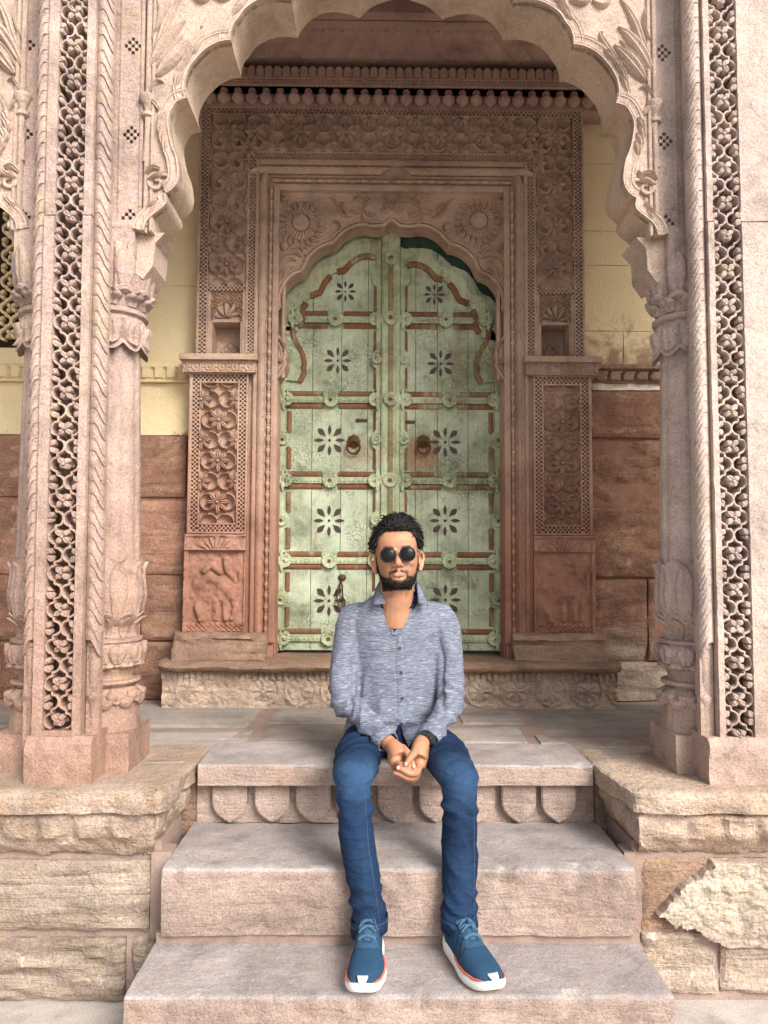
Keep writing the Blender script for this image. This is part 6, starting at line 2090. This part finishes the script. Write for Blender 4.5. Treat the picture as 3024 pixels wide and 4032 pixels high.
# cuffs
for s_ in (-1, 1):
    A_ = limbs_arm(s_)
    a, b = Vector(A_[3]), Vector(A_[4])
    c0 = a * .36 + b * .64; c1 = a * .06 + b * .94
    cu = MB()
    ax_ = (c1 - c0).normalized()
    u_ = ax_.cross(Vector((0, 0, 1))).normalized(); w_ = ax_.cross(u_)
    P = []
    for i, (t_, r_) in enumerate(((0, .043), (.12, .0475), (.5, .046), (.9, .043), (1.0, .042), (1.0, .038), (.6, .036))):
        c = c0.lerp(c1, t_)
        P.append([tuple(c + (u_ * math.cos(q) + w_ * math.sin(q) * .86) * (r_ + .0018 * math.sin(q * 5 + t_ * 4) )) for q in np.linspace(0, 2 * math.pi, 33)[:-1]])
    P = np.array(P)
    cu.grid(np.transpose(P, (1, 0, 2)), 0, True)
    under(cu.build('cuff', SHIRT, None, 60), shirt)
# hem: shirt tails and the navy patch between them
def tail(rows, mat, nm):
    return sheet(nm, rows, mat, shirt, .003)
tail([[H(470, 830, 2.80), H(600, 815, 2.79), H(750, 850, 2.785)], [H(520, 850, 2.76), H(620, 845, 2.755), H(745, 865, 2.76)], [H(600, 880, 2.74), H(650, 890, 2.735), H(715, 930, 2.735)]], SHIRT, 'shirt_tail')
tail([[H(780, 850, 2.785), H(900, 835, 2.79), H(1020, 810, 2.80)], [H(800, 930, 2.745), H(900, 900, 2.745), H(1000, 870, 2.76)], [H(850, 1045, 2.715), H(905, 985, 2.715), H(960, 930, 2.725)]], SHIRT, 'shirt_tail')
tail([[H(738, 845, 2.795), H(790, 845, 2.795)], [H(720, 930, 2.765), H(810, 930, 2.765)], [H(715, 1010, 2.74), H(845, 1040, 2.74)]], NAVY, 'hem_lining')

# ---- jeans
jn = MB()
loft(jn, [(.003, 2.97, .682, .165, .115), (.003, 2.965, .72, .188, .130), (.003, 2.965, .78, .180, .120), (.003, 2.965, .84, .160, .105)], 32, 2.4)
for s_ in (-1, 1):
    L = LEG[s_]
    end = (L[-1][0] + .004 * s_ * 0, L[-1][1] - .002, .305 if s_ < 0 else .300)
    limb(jn, [L[0], tuple(Vector(L[0]).lerp(Vector(L[1]), .5)), L[1], tuple(Vector(L[1]).lerp(Vector(L[2]), .55)), L[2]], [.064, .066, .063, .058, .050], 7, 24, 1.26)
    limb(jn, [(L[2][0], L[2][1] + .004, L[2][2] + .02), L[2], tuple(Vector(L[2]).lerp(Vector(L[3]), .45)), L[3], tuple(Vector(L[3]).lerp(Vector(L[4]), .5)), L[4], end],
         [.044, .056, .0575, .0565, .0555, .054, .0548], 7, 24)
    ball(jn, (L[2][0], L[2][1] + .004, L[2][2] + .002), (.060, .052, .055))
jme = remesh(jn, .0068, 4, .5)
co = coords(jme); nn = normals(jme)
X, Y, Z = co.T
d = fbm(X * 14, Z * 14 + Y * 11, 23, 3) * .006
kz = .74
front = np.clip((2.62 - Y) / .1, 0, 1)
d += fold(Z * 62 + np.abs(X) * 30 + fbm(X * 8, Z * 8, 5, 2) * 3) * .0052 * np.exp(-((Z - .645) / .05) ** 2)            # behind / below the knee
d += fold(Y * 44 + np.abs(X - .02) * 38 + fbm(X * 8, Y * 8, 8, 2) * 3) * .0070 * np.exp(-((Y - 2.66) / .09) ** 2) * (Z > .70)   # lap folds
d += fold(Z * 58 + X * 30 + fbm(X * 12, Z * 10, 9, 2) * 4) * .0058 * np.exp(-((Z - .385) / .055) ** 2)                    # stacking at the ankle
d += fold(Z * 17 + X * 42 + fbm(X * 9, Z * 5, 19, 2) * 3) * .0030 * (Z < .64) * (Z > .40)
co += nn * d[:, None]
setco(jme, co)
fade = np.clip(np.exp(-((Z - .745) / .075) ** 2) * np.clip((2.56 - Y) / .10, 0, 1) + .6 * np.exp(-((Y - 2.66) / .13) ** 2) * np.clip((Z - .80) / .05, 0, 1) + .35 * np.exp(-((Z - .50) / .12) ** 2) * np.clip((2.37 - Y) / .04, 0, 1), 0, 1)
fa = jme.attributes.new('fade', 'FLOAT', 'POINT'); fa.data.foreach_set('value', fade.astype(np.float32))
jeans = mput('jeans', jme, DENIM)
jbv = BVHTree.FromPolygons([tuple(v.co) for v in jme.vertices], [tuple(p.vertices) for p in jme.polygons])
# turned-up hems with stitch lines, side seams
for s_ in (-1, 1):
    L = LEG[s_]
    cx, cy = L[-1][0], L[-1][1] - .002
    z0 = .299 if s_ < 0 else .293
    hm = MB()
    tilt = .010 if s_ < 0 else -.012
    P = []
    for (dz_, r_) in ((.046, .0535), (.044, .0555), (.02, .0558), (.002, .0556), (0.0, .0535), (.012, .048)):
        P.append([(cx + r_ * math.cos(q), cy + r_ * math.sin(q) * 1.02, z0 + dz_ + tilt * math.cos(q) + .003 * math.sin(3 * q + s_)) for q in np.linspace(0, 2 * math.pi, 37)[:-1]])
    hm.grid(np.transpose(np.array(P), (1, 0, 2)), 0, True)
    under(hm.build('hem', DENIM, None, 50), jeans)
    stt = MB().tube([(cx + .0560 * math.cos(q), cy + .0570 * math.sin(q), z0 + .035 + tilt * math.cos(q) + .003 * math.sin(3 * q + s_)) for q in np.linspace(0, 2 * math.pi, 49)], .0011, 5)
    under(stt.build('stitch_line', SEAM, None, 50), jeans)
    pts = []
    for z_ in np.linspace(.33, .70, 26):
        a = Vector((np.interp(z_, [.33, .55, .74], [L[4][0], L[3][0], L[2][0]]) + (.034 if s_ < 0 else .040), 2.0, z_))
        hh = jbv.ray_cast(a, Vector((0, 1, 0)))
        if hh[0] and hh[0].y < 2.5: pts.append(tuple(hh[0] - Vector((0, .0004, 0))))
    if len(pts) > 4: under(MB().tube(pts, .0010, 5).build('stitch_line', SEAM, None, 50), jeans)

# ---- running shoes
UPPER = simple('petrol_blue_mesh', (.020, .056, .108), .8, .15, 0, .25, 300)
UPPER2 = simple('light_blue_overlay', (.030, .078, .140), .7, .2, 0, .12, 60)
SOLE = simple('white_foam', (.74, .73, .71), .55, .3, 0, .05, 25)
CORAL = simple('coral_foam', (.58, .135, .085), .6, .25, 0, .1, 40)
LACE = simple('blue_lace', (.055, .115, .19), .8, .15, 0, .2, 200)
REDSOCK = simple('red_sock_stripe', (.45, .03, .045), .85, .1)
def shoe(pos, ang, s_):
    root = under(put('shoe', None), man)
    Mx = Matrix.Translation(pos) @ Matrix.Rotation(R(ang), 4, 'Z')
    def sp(nm, mb, mat, sm=50):
        return under(MB().xadd(mb, Mx).build(nm, mat, None, sm), man) if False else put_child(nm, MB().xadd(mb, Mx), mat, sm)
    def put_child(nm, mb, mat, sm):
        o = mb.build(nm, mat, None, sm); o.parent = root; return o
    Ls = .295
    ys = np.linspace(0, 1, 34)                                  # 0 toe (front, -y) .. 1 heel
    wid = np.interp(ys, [0, .03, .08, .16, .28, .40, .55, .70, .85, .95, 1.0], [.016, .028, .038, .046, .051, .050, .045, .0425, .0415, .034, .016])
    cxs = np.interp(ys, [0, .2, .4, .6, 1.0], [.006, .002, -.002, 0, 0]) * s_
    spring = np.interp(ys, [0, .06, .15, .3, .85, 1.0], [.026, .016, .006, 0, 0, .010])
    sth = np.interp(ys, [0, .08, .2, .5, .8, 1.0], [.022, .027, .032, .036, .042, .042])
    # sole: rounded stack
    def ringset(levels):
        P = []
        for i, u in enumerate(ys):
            row = []
            for (side, lv) in levels:
                zf, wf = lv
                row.append((cxs[i] + side * wid[i] * wf, -Ls * (1 - u) + .0, spring[i] + sth[i] * zf))
            P.append(row)
        return np.array(P)
    lv = [(-1, (0, .0)), (-1, (0, .80)), (-1, (.10, .97)), (-1, (.45, 1.11)), (-1, (.80, 1.08)), (-1, (1.0, .98)), (-1, (1.02, .6)), (1, (1.02, .6)), (1, (1.0, .98)), (1, (.80, 1.08)), (1, (.45, 1.11)), (1, (.10, .97)), (1, (0, .80)), (1, (0, .0))]
    P = ringset(lv)
    b = MB().grid(P[::-1]); 
    n_ = len(lv)
    b.f.append(tuple(range(n_))); b.m.append(0); b.f.append(tuple((len(ys) - 1) * n_ + k for k in range(n_))[::-1]); b.m.append(0)
    sp('sole', b, SOLE)
    # coral line round the forefoot
    for side in (-1, 1):
        pts = [(cxs[i] + side * wid[i] * 1.01, -Ls * (1 - ys[i]), spring[i] + sth[i] * 1.05) for i in range(2, 20)]
        sp('coral_line', MB().tube(pts, [.0020] + [.0036] * 16 + [.001], 6), CORAL)
    # upper: low rounded forefoot rising to the ankle
    top = np.interp(ys, [0, .03, .08, .16, .28, .42, .56, .66, .78, .90, 1.0], [.030, .044, .056, .066, .074, .088, .106, .112, .104, .106, .100])
    P = []
    for i, u in enumerate(ys):
        row = []
        zb_ = spring[i] + sth[i] * .92
        for k in range(15):
            a = math.pi * k / 14
            e = .80
            xx = math.cos(a); zz = math.sin(a)
            row.append((cxs[i] + wid[i] * (.98 - .10 * zz * (u > .4)) * abs(xx) ** e * (1 if xx > 0 else -1), -Ls * (1 - u) * .985 - .002, zb_ + (top[i] - zb_) * abs(zz) ** .82))
        P.append(row)
    P = np.array(P)
    b = MB().grid(P); b.f.append(tuple(range(15))[::-1]); b.m.append(0); b.f.append(tuple(33 * 15 + k for k in range(15))); b.m.append(0)
    sp('upper', b, UPPER)
    tree = BVHTree.FromPolygons([tuple(v) for v in P.reshape(-1, 3)], [tuple(q) for q in b.f])
    def drop(x_, y_, off=.001):
        h = tree.ray_cast(Vector((x_, y_, .4)), Vector((0, 0, -1)))
        return Vector((x_, y_, (h[0].z if h[0] else .08) + off))
    # lighter saddle overlay with its pointed lobes
    for (x0, x1, y0, y1) in ((-.030, .030, -.175, -.158),):
        P2 = np.array([[tuple(drop(x_, y_ - .010 * math.cos(x_ * 40), .0022)) for x_ in np.linspace(x0, x1, 9)] for y_ in np.linspace(y0, y1, 4)])
        sp('overlay', MB().grid(P2[:, ::-1]), UPPER2)
    for side in (-1, 1):
        for (xa, xb, ya, yb) in ((.024, .044, -.165, -.140), (.022, .043, -.135, -.115), (.022, .042, -.108, -.088), (.022, .040, -.080, -.060)):
            P2 = np.array([[tuple(drop(side * (xa + (xb - xa) * v), ya + (yb - ya) * (u * (1 - .7 * v)) - .012 * v, .0022)) for v in np.linspace(0, 1, 6)] for u in np.linspace(0, 1, 4)])
            sp('overlay', MB().grid(P2 if side < 0 else P2[:, ::-1]), UPPER2)
        P2 = np.array([[tuple(drop(side * (.014 + .012 * u), y_, .0026)) for u in np.linspace(0, 1, 4)] for y_ in np.linspace(-.172, -.052, 12)])
        sp('eyelet_strip', MB().grid(P2 if side > 0 else P2[:, ::-1]), UPPER2)
    # tongue
    tg = []
    for y_, w_, z_ in ((-.160, .016, 0), (-.13, .018, .002), (-.10, .020, .004), (-.07, .022, .008), (-.052, .024, .016), (-.040, .022, .030), (-.034, .016, .040)):
        base = drop(0, min(y_, -.06), .003).z + z_
        tg.append([(w_ * q, y_ + .006 * abs(q), base - .004 * q * q) for q in (-1, -.5, 0, .5, 1)])
    o = sp('tongue', MB().grid(np.array(tg)[:, ::-1]), UPPER2)
    md = o.modifiers.new('pad', 'SOLIDIFY'); md.thickness = .005; md.offset = -1
    # toe guard
    tgp = []
    for u in np.linspace(0, .085, 5):
        i = u * 33
        w_ = np.interp(u, ys, wid); sg_ = np.interp(u, ys, spring); st_ = np.interp(u, ys, sth)
        tgp.append([(.004 * s_ + math.sin(R(a)) * w_ * .72, -Ls * (1 - u) - .003 + (1 - math.cos(R(a))) * .004, sg_ + st_ * .55 + .020 * (u / .085) ** .7 + .006) for a in np.linspace(-33, 33, 9)])
    o = sp('toe_guard', MB().grid(np.array(tgp)), SOLE)
    md = o.modifiers.new('pad', 'SOLIDIFY'); md.thickness = .006; md.offset = -.6
    # laces: crossing bars, bow loops, loose ends
    lc_ = MB()
    for k, y_ in enumerate((-.155, -.133, -.111, -.089, -.067)):
        lift = .006 + .0022 * k
        for q in (1, -1):
            pts = [tuple(drop(x_ * q, y_ + (.016 if k else .004) * (x_ / .024 * .5 + .5) * 1.0, lift + .003 * (1 - (x_ / .026) ** 2))) for x_ in np.linspace(-.024, .024, 7)]
            lc_.tube(pts, .0036, 6, flat=.5)
    kz_ = drop(0, -.070, .020)
    def loop(dx_, dy_, dz_, w_):
        pts = []
        for t_ in np.linspace(0, 2 * math.pi, 15):
            m_ = (1 - math.cos(t_)) / 2; ww = math.sin(t_) * w_
            pts.append(tuple(kz_ + Vector((dx_ * m_ - dy_ * 6 * ww * 0 + ww * (abs(dy_) > abs(dx_)), dy_ * m_ + ww * (abs(dx_) >= abs(dy_)), dz_ * m_ - .010 * m_ * m_))))
        lc_.tube(pts, .0032, 6, flat=.6)
    if s_ < 0:
        loop(-.022, .020, .030, .012); loop(.008, -.050, -.012, .010)
        lc_.tube([tuple(kz_), tuple(kz_ + Vector((.018, -.03, .0))), tuple(kz_ + Vector((.028, -.062, -.012)))], [.003, .003, .0018], 6)
    else:
        loop(-.008, -.045, -.006, .010); loop(.016, -.012, .004, .008)
        lc_.tube([tuple(kz_), tuple(kz_ + Vector((.004, -.04, .002))), tuple(kz_ + Vector((.010, -.075, -.014)))], [.003, .003, .0018], 6)
        lc_.tube([tuple(kz_), tuple(kz_ + Vector((.022, .004, .012))), tuple(kz_ + Vector((.050, .002, .004))), tuple(kz_ + Vector((.062, -.006, -.008)))], [.003, .003, .0026, .0015], 6)
    lc_.ell(tuple(kz_), (.007, .006, .006), 10, 8)
    sp('laces', lc_, LACE)
    # collar padding and sock
    an = [(.036 * math.cos(q), -.062 + .050 * math.sin(q) * 1.0, .100 + .012 * abs(math.sin(q)) - .010 * (math.sin(q) < -.3)) for q in np.linspace(0, 2 * math.pi, 25)]
    sp('ankle_collar', MB().tube(an, .0085, 8), UPPER)
    sk = MB()
    sk.lathe([(.030, .07), (.036, .09), (.037, .105), (.036, .118)], 0, -.060, 20)
    sp('sock', sk, NAVY)
    if s_ > 0:
        st = MB().lathe([(.0375, .100), (.0385, .102), (.0385, .109), (.0375, .111)], 0, -.060, 20)
        sp('sock_stripe', st, REDSOCK)
    return root
shoe(Vector((-.086, 2.415, .232)), -3, -1)
shoe(Vector((.164, 2.415, .232)), 17, 1)

# ---- sunglasses and watch: worn, so things of their own
def lens_outline(n=30):
    out = []
    for k in range(n):
        a = 2 * math.pi * k / n
        c, s_ = math.cos(a), math.sin(a)
        out.append((.0262 * abs(c) ** .86 * (1 if c > 0 else -1), .0240 * abs(s_) ** .90 * (1 if s_ > 0 else -1) + .0015 * (s_ > 0) * abs(c)))
    return out
t_ = NT('smoked_lens'); LENS = t_.out((.010, .009, .010), .22, None, .10)
t_ = NT('gold_wire'); WIRE = t_.out((.34, .25, .13), .28, None, .5, .95)
t_ = NT('black_rim'); RIM = t_.out((.015, .013, .013), .6, None, .2)
sg_ = thing('sunglasses', 'dark round sunglasses with thin metal rims on the seated man\'s face', 'sunglasses', tuple(HM @ Vector((0, -.112, -.002))))
for q in (-1, 1):
    cx = q * .0342
    pts = lens_outline()
    b = MB()
    yb = -.1085
    ring = []
    for (sc_, bul) in ((1.0, 0), (.7, .003), (.4, .0045), (.02, .005)):
        ring.append([(cx + x_ * sc_, yb - bul + .10 * abs(x_ * sc_) * (1 if q * x_ > 0 else .2), z_ * sc_ - .004) for x_, z_ in pts])
    b.grid(np.transpose(np.array(ring), (1, 0, 2)), 0, True)
    under(MB().xadd(b, HM).build('lens', LENS, None, True), sg_)
    rim = [(cx + x_ * 1.02, yb - .0005 + .10 * abs(x_) * (1 if q * x_ > 0 else .2), z_ * 1.01 - .004) for x_, z_ in pts] 
    rim.append(rim[0])
    under(MB().xadd(MB().tube(rim, .0020, 6), HM).build('rim', RIM, None, True), sg_)
    under(MB().xadd(MB().tube([(cx + q * .025, yb + .003, .006), (q * .074, -.084, .007), (q * .0815, -.04, .004), (q * .0825, .0, .002)], .0013, 6), HM).build('temple', WIRE, None, True), sg_)
under(MB().xadd(MB().tube([(-.0102, -.1095, .004), (-.005, -.1125, .0075), (.005, -.1125, .0075), (.0102, -.1095, .004)], .0014, 6), HM).build('bridge', WIRE, None, True), sg_)
BAND = simple('black_resin_band', (.018, .024, .026), .4, .45, 0, .1)
STEEL = simple('steel_pin', (.5, .5, .5), .25, .5, 1.0, .05)
A_ = limbs_arm(1)
wa = Vector(A_[3]).lerp(Vector(A_[4]), 1.03)
axw = (Vector(A_[4]) - Vector(A_[3])).normalized()
uw = axw.cross(Vector((0, 0, 1))).normalized(); ww = uw.cross(axw).normalized()
wt = thing('wristwatch', 'black link-band watch on the clasped wrist below the shirt cuff', 'watch', tuple(wa))
for k in range(18):
    a = 2 * math.pi * k / 18
    c = wa + uw * math.cos(a) * .0325 + ww * math.sin(a) * .029
    nr = (uw * math.cos(a) + ww * math.sin(a)).normalized()
    tg_ = nr.cross(axw).normalized()
    Mx = Matrix((tg_, axw, nr)).transposed().to_4x4(); Mx.translation = c
    b = MB().box(-.0050, .0050, -.0105, .0105, -.002, .0026)
    under(MB().xadd(b, Mx).build('band_link', BAND, None, 30), wt)
    if k in (3, 7, 15):
        b = MB().tube([(0, -.0108, .003), (0, .0108, .003)], .0016, 6)
        under(MB().xadd(b, Mx).build('band_pin', STEEL, None, 30), wt)
